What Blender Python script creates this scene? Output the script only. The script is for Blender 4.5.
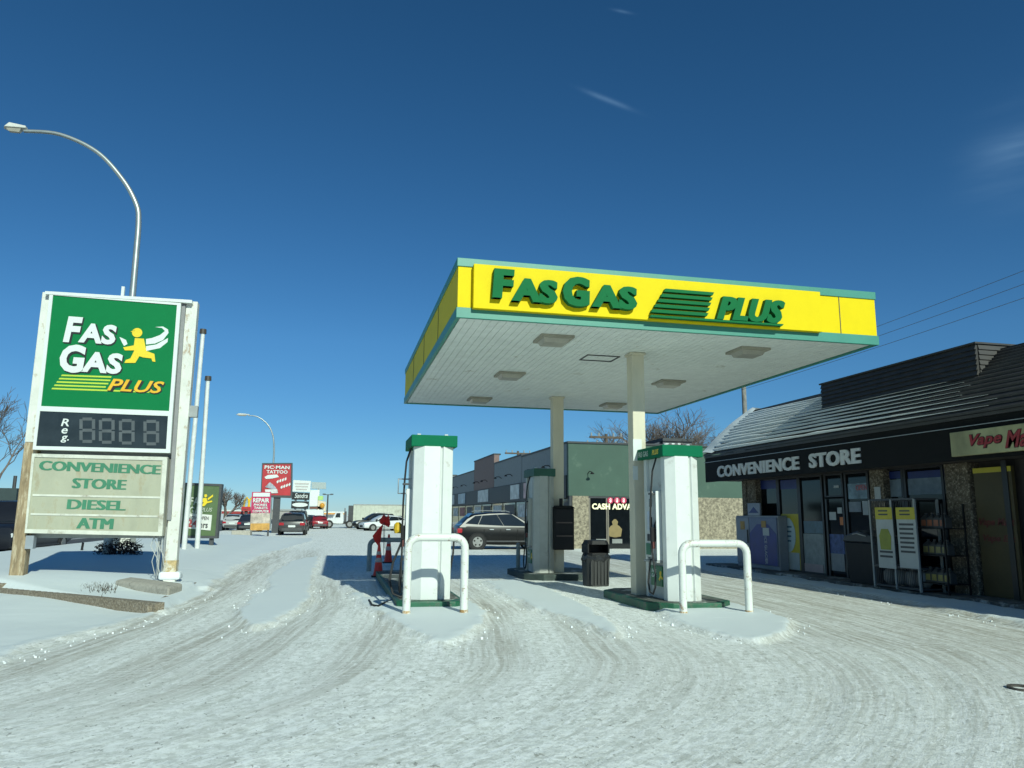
import bpy, bmesh, math, random
import numpy as np
from mathutils import Vector, Matrix
random.seed(7); RNG = np.random.RandomState(11)
R = math.radians
for o in list(bpy.data.objects): bpy.data.objects.remove(o)
S = bpy.context.scene; COL = S.collection

# ---------------------------------------------------------------- camera
FPX, YAW, PITCH, ROLL, EYE = 756.5, 0.222606, 0.172696, 0.0084259, 1.55
_f = Vector((math.sin(YAW)*math.cos(PITCH), math.cos(YAW)*math.cos(PITCH), math.sin(PITCH)))
_r0 = Vector((math.cos(YAW), -math.sin(YAW), 0)); _u0 = _r0.cross(_f)
CR = _r0*math.cos(ROLL) + _u0*math.sin(ROLL); CU = -_r0*math.sin(ROLL) + _u0*math.cos(ROLL)
cam = bpy.data.objects.new('camera', bpy.data.cameras.new('camera')); COL.objects.link(cam)
cam.matrix_world = Matrix(((CR.x, CU.x, -_f.x, 0), (CR.y, CU.y, -_f.y, 0), (CR.z, CU.z, -_f.z, EYE), (0, 0, 0, 1)))
cam.data.sensor_width = 36; cam.data.lens = FPX/1024*36; cam.data.clip_start = .05; cam.data.clip_end = 5000
S.camera = cam
S.render.resolution_x, S.render.resolution_y = 1024, 768

# ---------------------------------------------------------------- light
SUN_EL, SUN_AZ = 31.0, 167.5          # degrees; azimuth clockwise from +Y
sd = Vector((math.sin(R(SUN_AZ))*math.cos(R(SUN_EL)), math.cos(R(SUN_AZ))*math.cos(R(SUN_EL)), math.sin(R(SUN_EL))))
sun = bpy.data.objects.new('sun', bpy.data.lights.new('sun', 'SUN')); COL.objects.link(sun)
sun.data.energy = 4.55; sun.data.angle = R(.53); sun.data.color = (.89, 1, .86)
sun.rotation_euler = (-sd).to_track_quat('-Z', 'Y').to_euler()
W = bpy.data.worlds.new('World'); S.world = W; W.use_nodes = True
wt = W.node_tree; wt.nodes.clear()
def N(t, kind, **k):
    n = t.nodes.new(kind)
    for a, b in k.items(): setattr(n, a, b)
    return n
sky = N(wt, 'ShaderNodeTexSky', sky_type='NISHITA', sun_disc=False, sun_elevation=R(SUN_EL), sun_rotation=R(SUN_AZ),
        altitude=500, air_density=.8, dust_density=0., ozone_density=4.0)
bg = N(wt, 'ShaderNodeBackground'); bg.inputs['Strength'].default_value = .078
hs = N(wt, 'ShaderNodeHueSaturation'); hs.inputs['Saturation'].default_value = 1.2; hs.inputs['Value'].default_value = 1.0
wo = N(wt, 'ShaderNodeOutputWorld'); L = wt.links.new
L(sky.outputs[0], hs.inputs['Color'])
tc = N(wt, 'ShaderNodeTexCoord'); sx = N(wt, 'ShaderNodeSeparateXYZ'); L(tc.outputs['Generated'], sx.inputs[0])
hr_ = N(wt, 'ShaderNodeValToRGB'); L(sx.outputs['Z'], hr_.inputs[0]); e_ = hr_.color_ramp.elements      # winter air: less yellow low down than the model gives
e_[0].position = 0.0; e_[0].color = (.56, .76, .96, 1); e_[1].position = .6; e_[1].color = (.93, 1.12, 1.05, 1)
k_ = hr_.color_ramp.elements.new(.08); k_.color = (.70, .95, .98, 1); k_ = hr_.color_ramp.elements.new(.22); k_.color = (1.0, 1.19, 1.15, 1)
tm = N(wt, 'ShaderNodeMixRGB', blend_type='MULTIPLY'); tm.inputs[0].default_value = 1; L(hs.outputs[0], tm.inputs[1]); L(hr_.outputs[0], tm.inputs[2])
# thin wisps of cirrus, and a windshield reflection painted in: soft elongated masks around fixed directions of the sky
def ray(x, y): return (_f + CR*((x-512)/FPX) - CU*((y-384)/FPX))
def wisp(p0, p1, wid, amp, prev, noise_scale=30, streak=None):
    a, b = ray(*p0).normalized(), ray(*p1).normalized(); c = ((a+b)/2).normalized()
    t = (b-a); half = t.length/2; t.normalize(); n = c.cross(t).normalized()
    def dot(v, off, s):
        d = N(wt, 'ShaderNodeVectorMath', operation='DOT_PRODUCT'); L(tc.outputs['Generated'], d.inputs[0]); d.inputs[1].default_value = v
        m = N(wt, 'ShaderNodeMath', operation='SUBTRACT'); L(d.outputs['Value'], m.inputs[0]); m.inputs[1].default_value = off
        q = N(wt, 'ShaderNodeMath', operation='DIVIDE'); L(m.outputs[0], q.inputs[0]); q.inputs[1].default_value = s
        p = N(wt, 'ShaderNodeMath', operation='MULTIPLY'); L(q.outputs[0], p.inputs[0]); L(q.outputs[0], p.inputs[1]); return p
    u = dot(t, c.dot(t), half*.62); v = dot(n, c.dot(n), wid)
    s = N(wt, 'ShaderNodeMath', operation='ADD'); L(u.outputs[0], s.inputs[0]); L(v.outputs[0], s.inputs[1])
    nz = N(wt, 'ShaderNodeTexNoise'); mpn = N(wt, 'ShaderNodeMapping'); mpn.inputs['Scale'].default_value = streak or (1, 1, 1); mpn.inputs['Rotation'].default_value = (0, R(12) if streak else 0, 0); L(tc.outputs['Generated'], mpn.inputs['Vector']); L(mpn.outputs[0], nz.inputs['Vector']); nz.inputs['Scale'].default_value = noise_scale; nz.inputs['Detail'].default_value = 4
    s2 = N(wt, 'ShaderNodeMath', operation='ADD'); nb = N(wt, 'ShaderNodeMath', operation='MULTIPLY_ADD'); L(nz.outputs['Fac'], nb.inputs[0]); nb.inputs[1].default_value = 5.0 if streak else 1.0; nb.inputs[2].default_value = -1.9 if streak else 0.0
    L(s.outputs[0], s2.inputs[0]); L(nb.outputs[0], s2.inputs[1])
    e = N(wt, 'ShaderNodeMath', operation='MULTIPLY'); L(s2.outputs[0], e.inputs[0]); e.inputs[1].default_value = -1.6
    ex = N(wt, 'ShaderNodeMath', operation='EXPONENT'); L(e.outputs[0], ex.inputs[0])
    am = N(wt, 'ShaderNodeMath', operation='MULTIPLY'); L(ex.outputs[0], am.inputs[0]); am.inputs[1].default_value = amp
    mx = N(wt, 'ShaderNodeMixRGB'); L(am.outputs[0], mx.inputs[0]); L(prev, mx.inputs[1]); mx.inputs[2].default_value = (2.0, 3.9, 6.4, 1)
    return mx.outputs[0]
c = wisp((568, 84), (648, 116), .0035, .95, tm.outputs[0], 40)
c = wisp((605, 8), (640, 15), .002, .6, c, 40)
c = wisp((945, 130), (1085, 186), .055, .85, c, 3, (1.2, 1.2, 9))  # pale windshield reflection painted onto the sky as a streaky patch
L(c, bg.inputs['Color']); L(bg.outputs[0], wo.inputs['Surface'])
S.view_settings.view_transform = 'Standard'; S.view_settings.look = 'None'
S.view_settings.exposure = 0.0; S.view_settings.gamma = 1.0; S.view_settings.use_curve_mapping = False
S.render.engine = 'CYCLES'

# ---------------------------------------------------------------- helpers
def PG(x, y, z=0.):
    d = ray(x, y); return Vector((0, 0, EYE)) + d*((z-EYE)/d.z)
def PY(x, y, Y):
    d = ray(x, y); return Vector((0, 0, EYE)) + d*(Y/d.y)
def PX(x, y, X):
    d = ray(x, y); return Vector((0, 0, EYE)) + d*(X/d.x)

MATS = {}
def mat(name, col, rough=.6, metal=0., var=.12, scale=4., bump=0., bscale=40., dirt=None, damt=.3, dscale=3., stretch=(1, 1, 1), emit=0., spec=.5, coat=0.):
    if name in MATS: return MATS[name]
    m = bpy.data.materials.new(name); m.use_nodes = True; t = m.node_tree; l = t.links.new
    b = t.nodes['Principled BSDF']
    c = N(t, 'ShaderNodeTexCoord'); mp = N(t, 'ShaderNodeMapping'); mp.inputs['Scale'].default_value = stretch
    l(c.outputs['Object'], mp.inputs['Vector'])
    n = N(t, 'ShaderNodeTexNoise'); n.inputs['Scale'].default_value = scale; n.inputs['Detail'].default_value = 5; n.inputs['Roughness'].default_value = .65
    l(mp.outputs[0], n.inputs['Vector'])
    r = N(t, 'ShaderNodeValToRGB'); r.color_ramp.elements[0].position = .3; r.color_ramp.elements[1].position = .7
    r.color_ramp.elements[0].color = tuple(max(0, v*(1-var)) for v in col)+(1,); r.color_ramp.elements[1].color = tuple(min(1, v*(1+var)) for v in col)+(1,)
    l(n.outputs['Fac'], r.inputs[0]); out = r.outputs[0]
    if dirt:
        n2 = N(t, 'ShaderNodeTexNoise'); n2.inputs['Scale'].default_value = dscale; n2.inputs['Detail'].default_value = 8; n2.inputs['Roughness'].default_value = .72
        l(mp.outputs[0], n2.inputs['Vector'])
        r2 = N(t, 'ShaderNodeValToRGB'); r2.color_ramp.elements[0].position = .66-damt*.5; r2.color_ramp.elements[1].position = .74-damt*.3
        l(n2.outputs['Fac'], r2.inputs[0])
        mx = N(t, 'ShaderNodeMixRGB'); l(r2.outputs[0], mx.inputs[0]); l(out, mx.inputs[1]); mx.inputs[2].default_value = tuple(dirt)+(1,); out = mx.outputs[0]
    l(out, b.inputs['Base Color'])
    b.inputs['Roughness'].default_value = rough; b.inputs['Metallic'].default_value = metal
    b.inputs['Specular IOR Level'].default_value = spec
    if coat: b.inputs['Coat Weight'].default_value = coat; b.inputs['Coat Roughness'].default_value = .05
    if emit:
        l(out, b.inputs['Emission Color']); b.inputs['Emission Strength'].default_value = emit
    if bump:
        n3 = N(t, 'ShaderNodeTexNoise'); n3.inputs['Scale'].default_value = bscale; n3.inputs['Detail'].default_value = 4; l(mp.outputs[0], n3.inputs['Vector'])
        bp = N(t, 'ShaderNodeBump'); bp.inputs['Strength'].default_value = bump; bp.inputs['Distance'].default_value = .02
        l(n3.outputs['Fac'], bp.inputs['Height']); l(bp.outputs[0], b.inputs['Normal'])
    MATS[name] = m; return m

XF, XB = ((1, 0, 0), (0, 0, 1), (0, -1, 0)), ((0, -1, 0), (0, 0, 1), (-1, 0, 0))   # frames of walls facing -Y and facing -X: right, up, outward
_tc = {}
def glyphs(s, bold, shear):
    k = (s, bold, shear)
    if k in _tc: return _tc[k]
    cu = bpy.data.curves.new('t', 'FONT'); cu.body = s; cu.size = 1; cu.offset = bold; cu.shear = shear; cu.resolution_u = 3; cu.extrude = .5; cu.fill_mode = 'BOTH'
    cu.space_character = 1.0 + bold*1.6
    o = bpy.data.objects.new('t', cu); COL.objects.link(o); bpy.context.view_layer.update()
    me = bpy.data.meshes.new_from_object(o.evaluated_get(bpy.context.evaluated_depsgraph_get()))
    v = np.array([tuple(x.co) for x in me.vertices]); f = [tuple(p.vertices) for p in me.polygons]
    bpy.data.objects.remove(o); bpy.data.curves.remove(cu); bpy.data.meshes.remove(me)
    _tc[k] = (v, f); return v, f

class MB:
    def __init__(s): s.v, s.f, s.m = [], [], []
    def add(s, vs, fs, mi=0):
        o = len(s.v); s.v += [tuple(v) for v in vs]; s.f += [tuple(i+o for i in f) for f in fs]; s.m += [mi]*len(fs); return s
    def box(s, a, b, mi=0):
        x0, y0, z0 = (min(p, q) for p, q in zip(a, b)); x1, y1, z1 = (max(p, q) for p, q in zip(a, b))
        return s.add([(x0,y0,z0),(x1,y0,z0),(x1,y1,z0),(x0,y1,z0),(x0,y0,z1),(x1,y0,z1),(x1,y1,z1),(x0,y1,z1)],
                     [(0,3,2,1),(4,5,6,7),(0,1,5,4),(1,2,6,5),(2,3,7,6),(3,0,4,7)], mi)
    def hexa(s, lo, hi, mi=0):            # two rings of equal length -> closed prism
        n = len(lo); return s.add(list(lo)+list(hi), [tuple(range(n))[::-1], tuple(range(n, 2*n))]+[(i, (i+1) % n, n+(i+1) % n, n+i) for i in range(n)], mi)
    def prism(s, pts, o, fr, d0, d1, mi=0):   # polygon pts (u,v) in frame fr, from depth d0 to d1 along the outward normal
        u, v, n = (Vector(q) for q in fr); o = Vector(o)
        P = lambda p, d: o+u*p[0]+v*p[1]+n*d
        return s.hexa([P(p, d0) for p in pts], [P(p, d1) for p in pts], mi)
    def slab(s, quad, n, t, mi=0):        # quad thickened by t along n
        n = Vector(n); return s.hexa([Vector(q) for q in quad], [Vector(q)+n*t for q in quad], mi)
    def ring(s, c, ax, r, n):
        ax = Vector(ax).normalized(); a = ax.orthogonal().normalized(); b = ax.cross(a)
        return [Vector(c)+a*(r*math.cos(2*math.pi*i/n))+b*(r*math.sin(2*math.pi*i/n)) for i in range(n)]
    def cyl(s, p0, p1, r0, r1=None, n=12, mi=0):
        r1 = r0 if r1 is None else r1; ax = Vector(p1)-Vector(p0)
        return s.hexa(s.ring(p0, ax, r0, n), s.ring(p1, ax, r1, n), mi)
    def tube(s, pts, r, n=8, mi=0, caps=True):
        pts = [Vector(p) for p in pts]; rs = r if isinstance(r, (list, tuple)) else [r]*len(pts); vs = []; a = None
        for i, p in enumerate(pts):
            d = (pts[min(i+1, len(pts)-1)]-pts[max(i-1, 0)])
            d = d.normalized() if d.length else Vector((0, 0, 1))
            a = d.orthogonal().normalized() if a is None else (a-d*a.dot(d)).normalized()
            b = d.cross(a)
            vs += [p+a*(rs[i]*math.cos(2*math.pi*k/n))+b*(rs[i]*math.sin(2*math.pi*k/n)) for k in range(n)]
        fs = [(i*n+k, i*n+(k+1) % n, (i+1)*n+(k+1) % n, (i+1)*n+k) for i in range(len(pts)-1) for k in range(n)]
        if caps: fs += [tuple(range(n))[::-1], tuple((len(pts)-1)*n+k for k in range(n))]
        return s.add(vs, fs, mi)
    def lathe(s, prof, c, n=16, mi=0):
        c = Vector(c); vs = [c+Vector((r*math.cos(2*math.pi*k/n), r*math.sin(2*math.pi*k/n), z)) for r, z in prof for k in range(n)]
        fs = [(i*n+k, i*n+(k+1) % n, (i+1)*n+(k+1) % n, (i+1)*n+k) for i in range(len(prof)-1) for k in range(n)]
        fs += [tuple(range(n))[::-1], tuple((len(prof)-1)*n+k for k in range(n))]
        return s.add(vs, fs, mi)
    def text(s, t, o, fr, w, h, d=.01, bold=.02, shear=0., mi=0, lift=0., fat=0.):   # text fitted into w x h at lower-left o, standing d proud; fat thickens the strokes sideways
        v, f = glyphs(t, bold, shear); lo, hi = v.min(0), v.max(0)
        u, vv, n = (Vector(q) for q in fr); o = Vector(o); sy = h/(hi[1]-lo[1]); wd = fat*h; sx = (w-wd)/(hi[0]-lo[0])
        if fat:
            for k in (1, 2): s.add([o+u*(wd*k/2+(p[0]-lo[0])*sx)+vv*((p[1]-lo[1])*sy)+n*(lift-.0012*k+(p[2]+.5)*d) for p in v], f, mi)
        return s.add([o+u*((p[0]-lo[0])*sx)+vv*((p[1]-lo[1])*sy)+n*(lift+(p[2]+.5)*d) for p in v], f, mi)
    def build(s, name, mats, parent=None, smooth=False, bevel=0., local=False):
        me = bpy.data.meshes.new(name); off = Vector((0, 0, 0))
        if parent and not local:
            q = parent
            while q: off += q.location; q = q.parent
        me.from_pydata([tuple(Vector(v)-off) for v in s.v], [], s.f)
        for m in (mats if isinstance(mats, (list, tuple)) else [mats]): me.materials.append(m)
        me.polygons.foreach_set('material_index', s.m)
        b = bmesh.new(); b.from_mesh(me); bmesh.ops.recalc_face_normals(b, faces=b.faces); b.to_mesh(me); b.free()
        if smooth:
            me.polygons.foreach_set('use_smooth', [True]*len(me.polygons))
            me.set_sharp_from_angle(angle=R(38))
        o = bpy.data.objects.new(name, me); COL.objects.link(o)
        if parent: o.parent = parent
        if bevel:
            k = o.modifiers.new('bevel', 'BEVEL'); k.width = bevel; k.segments = 2; k.limit_method = 'ANGLE'; k.angle_limit = R(40)
        return o
def tag(o, label=None, cat=None, group=None, kind=None):
    for k, v in (('label', label), ('category', cat), ('group', group), ('kind', kind)):
        if v: o[k] = v
    return o
def thing(name, label, cat, loc, group=None, rz=0):
    o = bpy.data.objects.new(name, None); COL.objects.link(o); o.empty_display_size = .2; o.location = loc; o.rotation_euler = (0, 0, rz)
    return tag(o, label, cat, group)

# ---------------------------------------------------------------- materials
M_white = mat('white_paint', (.64, .66, .63), .45, var=.04, dirt=(.48, .47, .43), damt=.13, dscale=5)
M_guard = mat('chipped_white_paint', (.66, .68, .63), .4, var=.05, dirt=(.26, .15, .07), damt=.21, dscale=9, bump=.1, bscale=30)
M_postp = mat('weathered_white_paint', (.62, .62, .56), .6, var=.1, dirt=(.33, .22, .11), damt=.2, dscale=6, stretch=(1, 1, .6))
M_postw = mat('bare_weathered_timber', (.27, .20, .115), .8, var=.35, scale=6, stretch=(3, 3, .5), dirt=(.55, .47, .33), damt=.3, dscale=4)
M_grn = mat('teal_green_trim', (.05, .24, .18), .45, var=.06, dirt=(.12, .25, .2), damt=.1)
M_let = mat('letter_green', (.006, .135, .042), .65, var=.05, spec=.12)
M_letd = mat('letter_return_green', (.012, .16, .07), .5, var=.06)
M_yel = mat('fascia_yellow', (.75, .57, .004), .6, var=.03, spec=.15)
M_capg = mat('pump_cap_green', (.0006, .13, .058), .65, var=.05, spec=.12)
M_soff = mat('ribbed_soffit', (.78, .82, .78), .6, var=.08, dirt=(.4, .38, .3), damt=.1, dscale=2)
M_col = mat('column_paint', (.60, .55, .42), .6, var=.07, dirt=(.3, .27, .2), damt=.15, dscale=2, stretch=(1, 1, .3))
M_lamp = mat('fixture_grey', (.32, .30, .24), .6)
M_lens = mat('fixture_lens', (.38, .36, .30), .3)
M_blk = mat('black_plastic', (.012, .012, .013), .55, var=.2, spec=.25)
M_rub = mat('black_rubber', (.018, .018, .018), .65, var=.2)
M_dk = mat('dark_grey', (.05, .052, .055), .5, var=.2)
M_grey = mat('mid_grey', (.30, .31, .30), .5, var=.1)
M_met = mat('galvanised_steel', (.42, .44, .45), .42, .7, var=.1)
M_scr = mat('screen_grey', (.12, .14, .14), .2)
M_conc = mat('concrete', (.40, .37, .31), .9, var=.2, scale=14, dirt=(.2, .18, .15), damt=.25, dscale=6, bump=.3, bscale=60)
M_kgrn = mat('kerb_green', (.012, .10, .05), .55, var=.2, dirt=(.10, .10, .08), damt=.3, dscale=7)
M_kblk = mat('kerb_top_dark', (.09, .10, .085), .85, var=.3, dirt=(.5, .5, .48), damt=.25, dscale=3)
M_signg = mat('sign_green', (.002, .16, .048), .6, var=.03, spec=.12)
M_signw = mat('sign_white', (.63, .66, .63), .4, var=.03)
M_sygl = mat('sign_yellow', (.75, .55, .02), .4, var=.04)
M_sylime = mat('sign_lime', (.45, .58, .05), .4, var=.04)
M_black = mat('sign_black', (.012, .012, .012), .4, var=.1)
M_led = mat('price_screen', (.022, .028, .032), .22, var=.35, scale=2.5)
M_seg = mat('unlit_segment', (.085, .095, .10), .35, var=.15)
M_cream = mat('grimy_cream_panel', (.36, .36, .265), .55, var=.12, scale=2, dirt=(.33, .30, .20), damt=.26, dscale=4, stretch=(1.6, 1, .7))
M_fadeg = mat('faded_green_letter', (.04, .19, .105), .6, var=.15)
M_snow = mat('fresh_snow', (.72, .76, .765), .7, var=.03, bump=.15, bscale=20)
M_glass = mat('dark_window_glass', (.006, .008, .01), .06, var=.2, spec=.35)
M_wire = mat('wire_black', (.09, .11, .14), .7)
M_alum = mat('pole_steel', (.36, .39, .38), .4, .6, var=.1)
M_bark = mat('grey_bark', (.11, .085, .065), .9, var=.3)
M_red = mat('red_plastic', (.68, .03, .02), .45, var=.1)

# ---------------------------------------------------------------- ground
def inside_sd(px, py, poly):      # signed distance, positive inside
    P = np.array(poly, float); d = np.full(px.shape, 1e9); ins = np.zeros(px.shape, bool)
    for i in range(len(P)):
        a, b = P[i], P[(i+1) % len(P)]; e = b-a; wx, wy = px-a[0], py-a[1]
        t = np.clip((wx*e[0]+wy*e[1])/(e@e), 0, 1); d = np.minimum(d, np.hypot(wx-t*e[0], wy-t*e[1]))
        c = (a[1] > py) != (b[1] > py)
        with np.errstate(divide='ignore', invalid='ignore'): ins ^= c & (px < (b[0]-a[0])*(py-a[1])/(b[1]-a[1]+1e-12)+a[0])
    return np.where(ins, d, -d)
def ss(x, a, b): t = np.clip((x-a)/(b-a), 0, 1); return t*t*(3-2*t)
def vnoise(x, y, seed=0):
    xi, yi = np.floor(x).astype(np.int64), np.floor(y).astype(np.int64); fx, fy = x-xi, y-yi; fx, fy = fx*fx*(3-2*fx), fy*fy*(3-2*fy)
    def h(a, b):
        n = (a*374761393+b*668265263+seed*974634777) & 0x7fffffff; n = ((n ^ (n >> 13))*1274126177) & 0x7fffffff; return ((n ^ (n >> 16)) & 0xffff)/65535.
    return (h(xi, yi)*(1-fx)+h(xi+1, yi)*fx)*(1-fy)+(h(xi, yi+1)*(1-fx)+h(xi+1, yi+1)*fx)*fy
def fbm(x, y, seed=0, o=4): return sum(vnoise(x*2**i, y*2**i, seed+i)*.5**i for i in range(o))/sum(.5**i for i in range(o))
def gpoly(pts): return [tuple(PG(x, y)[:2]) for x, y in pts]
P_A = gpoly([(247,636),(239,621),(239,610),(247,600),(262,593),(267,589),(264,583),(274,572),(292,562),(321,556),(317,574),(313,586),(313,600),(302,612),(280,624)])
P_B = gpoly([(340,586),(352,588),(372,600),(390,596),(409,600),(456,600),(478,607),(493,615),(489,626),(468,640),(444,652),(410,636),(375,615),(352,600)])
P_C = gpoly([(483,583),(518,582),(557,593),(596,612),(617,626),(625,637),(616,641),(584,629),(532,611),(504,597)])
P_D = gpoly([(655,612),(668,624),(698,633),(733,642),(757,645),(793,634),(797,626),(777,616),(745,607),(700,600),(662,603)])
P_E = [(10.55,30),(10.2,20.7),(10.35,16.5),(10.3,13.2),(9.75,9.8),(9.2,6),(11.6,6),(11.6,30)]     # ridge of snow along the store walk
BLV = [(-2.62,12.95),(-2.7,15),(-2.75,17),(-2.85,19),(-2.9,25),(-2.6,31),(-2.9,40),(-3.8,48),(-4.6,52),(-9.75,52),(-9.75,19.3),(-5.92,15.9)]
LANE_L = [(-26,2),(-9,6.6)]+gpoly([(0,668),(60,645),(120,630),(186,611),(214,594),(242,572),(274,555),(300,546),(318,541)])+[(-1.4,52),(-40,52),(-40,2)]
def axis_pts(lo, hi, dense_lo, dense_hi, step, growth):
    a = list(np.arange(dense_lo, dense_hi+1e-6, step)); s = step
    while a[-1] < hi: s *= growth; a.append(a[-1]+s)
    s = step
    while a[0] > lo: s *= growth; a.insert(0, a[0]-s)
    return np.array(a)
xs = axis_pts(-1500, 1500, -11, 13, .065, 1.09)
ys = [2.2]
while ys[-1] < 45: ys.append(ys[-1]*1.0072)
while ys[-1] < 2500: ys.append(ys[-1]*1.06)
ys = np.array(list(np.linspace(-60, 1.9, 16))+ys)
GX, GY = np.meshgrid(xs, ys)
def patch(poly, soft=.22, wob=.25):
    w = (fbm(GX*1.3, GY*1.3, 5)-.5)*wob+(fbm(GX*6, GY*6, 9)-.5)*.12
    return ss(inside_sd(GX, GY, poly)+w, -.04, soft)
pw = np.zeros_like(GX)
for p in (P_A, P_B, P_C, P_D): pw = np.maximum(pw, patch(p))
pe = patch(P_E, .5, .3); pl = patch(LANE_L, .5, .35)*(GY < 51)
sdb = inside_sd(GX, GY, BLV); front = np.minimum(inside_sd(GX, GY, [(-2.62,12.95),(-5.92,15.9),(-9.75,19.3),(-9.75,60),(40,60),(40,-100)]), 1e9)
tX = GX+.012*np.maximum(0, 17-GY)**2+.11*np.maximum(0, 8.5-GY)**2+.12*(fbm(GX*.3, GY*.12, 55)-.5)
H = .012*fbm(GX*.8, GY*.8, 3)+.018*(fbm(tX*3.2, GY*.5, 21)-.5)*(1-np.maximum(pw, pl))*ss(60-GY, 0, 20)
H += pw*(.055+.02*fbm(GX*1.5, GY*.9, 8))
edge = lambda m: np.clip(4*m*(1-m), 0, 1)
H += .05*edge(pw)*fbm(GX*5, GY*5, 31)+.05*edge(pe)*fbm(GX*5, GY*5, 33)+.06*edge(pl)*fbm(GX*4, GY*4, 35)
H += pe*(.06+.03*fbm(GX*2, GY*1.2, 17))*ss(11.9-GX, 0, .4)
# raised boulevard: hard edge at the stone kerb, soft snow slope towards the lane
step = ss(front, .02, .10); slope = ss(-2.45-GX+.15*(fbm(GX, GY*.7, 12)-.5), -.45, 1.0)*ss(GX+10.3, 0, .6)*ss(54-GY, 0, 8)
blv = step*np.where(GY < 16.6, ss(-2.52-GX-.035*(GY-12.95), -.02, .10), slope)
H += blv*(.135+.10*ss(GY, 15.2, 17.4)+.13*ss(-GX, 3.2, 6.2)+.03*fbm(GX*.6, GY*.6, 14))
drift = (1-step)*ss(-4.3-GX, -1.0, .7)*ss(2.4+front, 0, 2.4)*pl
H += .085*drift*(GY < 22)
H += .045*pl*(1-blv)*(fbm(GX*.9, GY*.9, 18))
H[(GX < -10.1) & (GY < 2600)] *= 0
H -= .05*((GX < -10.2) & (GX > -30))
snow = np.clip(np.maximum.reduce([pw, pe*.95, pl, blv]), 0, 1)
nr, nc = GX.shape
V = np.stack([GX, GY, H], -1).reshape(-1, 3); idx = np.arange(nr*nc).reshape(nr, nc)
F = np.stack([idx[:-1,:-1], idx[:-1,1:], idx[1:,1:], idx[1:,:-1]], -1).reshape(-1, 4)
me = bpy.data.meshes.new('ground'); me.from_pydata(V.tolist(), [], F.tolist())
me.polygons.foreach_set('use_smooth', [True]*len(F))
at = me.attributes.new('powder', 'FLOAT', 'POINT'); at.data.foreach_set('value', snow.reshape(-1).astype(np.float32))
at = me.attributes.new('flow', 'FLOAT_VECTOR', 'POINT'); at.data.foreach_set('vector', np.stack([tX, GY, 0*GY], -1).reshape(-1).astype(np.float32))
rut = lambda c, w, o: np.exp(-((tX-c-o)/w)**2)+np.exp(-((tX-c+o)/w)**2)
bare = np.clip(ss(tX, 6.4, 7.8)*ss(11-GX, 0, .8)*ss(GY, 5, 10)*.85 + rut(-1.6, .42, .62)*ss(GY, 5, 9)*ss(40-GY, 0, 12) + rut(.5, .34, .6)*ss(GY, 5, 8.5)*ss(21-GY, 0, 4)*.85
               + rut(3.3, .34, .62)*ss(GY, 5.5, 9)*ss(22-GY, 0, 4)*.85 + .35*rut(5.6, .5, .8)*ss(GY, 4, 7)*ss(12-GY, 0, 3), 0, 1)
bare = np.clip(bare+.30*ss(tX, 3.5, 8)*ss(GX, .5, 4)*ss(12-GX, 0, 1)*(.4+1.2*fbm(GX*.5, GY*.4, 71))*(GY < 25)+.8*np.exp(-((GX-2.9)/.8)**2-((GY-12.9)/.7)**2), 0, 1)
at = me.attributes.new('bare', 'FLOAT', 'POINT'); at.data.foreach_set('value', bare.reshape(-1).astype(np.float32))
gm = bpy.data.materials.new('packed_snow_ground'); gm.use_nodes = True; t = gm.node_tree; l = t.links.new; B = t.nodes['Principled BSDF']
def attr(n): return N(t, 'ShaderNodeAttribute', attribute_name=n)
def nz(vec, scale, detail=5, rough=.6, st=(1, 1, 1)):
    mp = N(t, 'ShaderNodeMapping'); mp.inputs['Scale'].default_value = st; l(vec, mp.inputs['Vector'])
    n = N(t, 'ShaderNodeTexNoise'); n.inputs['Scale'].default_value = scale; n.inputs['Detail'].default_value = detail; n.inputs['Roughness'].default_value = rough; l(mp.outputs[0], n.inputs['Vector']); return n.outputs['Fac']
def ramp(v, a, b, c0=(0, 0, 0), c1=(1, 1, 1)):
    r = N(t, 'ShaderNodeValToRGB'); r.color_ramp.elements[0].position = a; r.color_ramp.elements[1].position = b
    r.color_ramp.elements[0].color = tuple(c0)+(1,); r.color_ramp.elements[1].color = tuple(c1)+(1,); l(v, r.inputs[0]); return r.outputs[0]
def mix(f, a, b, mode='MIX'):
    m = N(t, 'ShaderNodeMixRGB', blend_type=mode)
    for i, q in enumerate((f, a, b)):
        if hasattr(q, 'is_linked'): l(q, m.inputs[i])
        else: m.inputs[i].default_value = q if isinstance(q, float) else tuple(q)+(1,)
    return m.outputs[0]
def mth(op, a, b):
    m = N(t, 'ShaderNodeMath', operation=op)
    for i, q in enumerate((a, b)):
        if hasattr(q, 'is_linked'): l(q, m.inputs[i])
        else: m.inputs[i].default_value = q
    return m.outputs[0]
fl = attr('flow').outputs['Vector']; ob = N(t, 'ShaderNodeTexCoord').outputs['Object']
streak = nz(fl, 1., 6, .72, (4.5, .35, 1)); lines = nz(fl, 1., 3, .6, (15, .22, 1)); fine = nz(fl, 1., 5, .75, (26, 7, 1)); big = nz(ob, .42, 4)
grain = nz(ob, 38, 4, .75); grain2 = nz(ob, 15, 6, .8); grain3 = nz(ob, 24, 3, .7)
wob = N(t, 'ShaderNodeVectorMath', operation='ADD'); l(fl, wob.inputs[0]); wn = N(t, 'ShaderNodeTexNoise'); wn.inputs['Scale'].default_value = .6; wn.inputs['Detail'].default_value = 3; l(ob, wn.inputs['Vector']); wsc = N(t, 'ShaderNodeVectorMath', operation='SCALE'); wsc.inputs['Scale'].default_value = .16; l(wn.outputs['Color'], wsc.inputs[0]); l(wsc.outputs[0], wob.inputs[1])
lines = nz(wob.outputs[0], 1., 4, .75, (11, .35, 1)); mid = nz(ob, 1.6, 5, .7)
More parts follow.
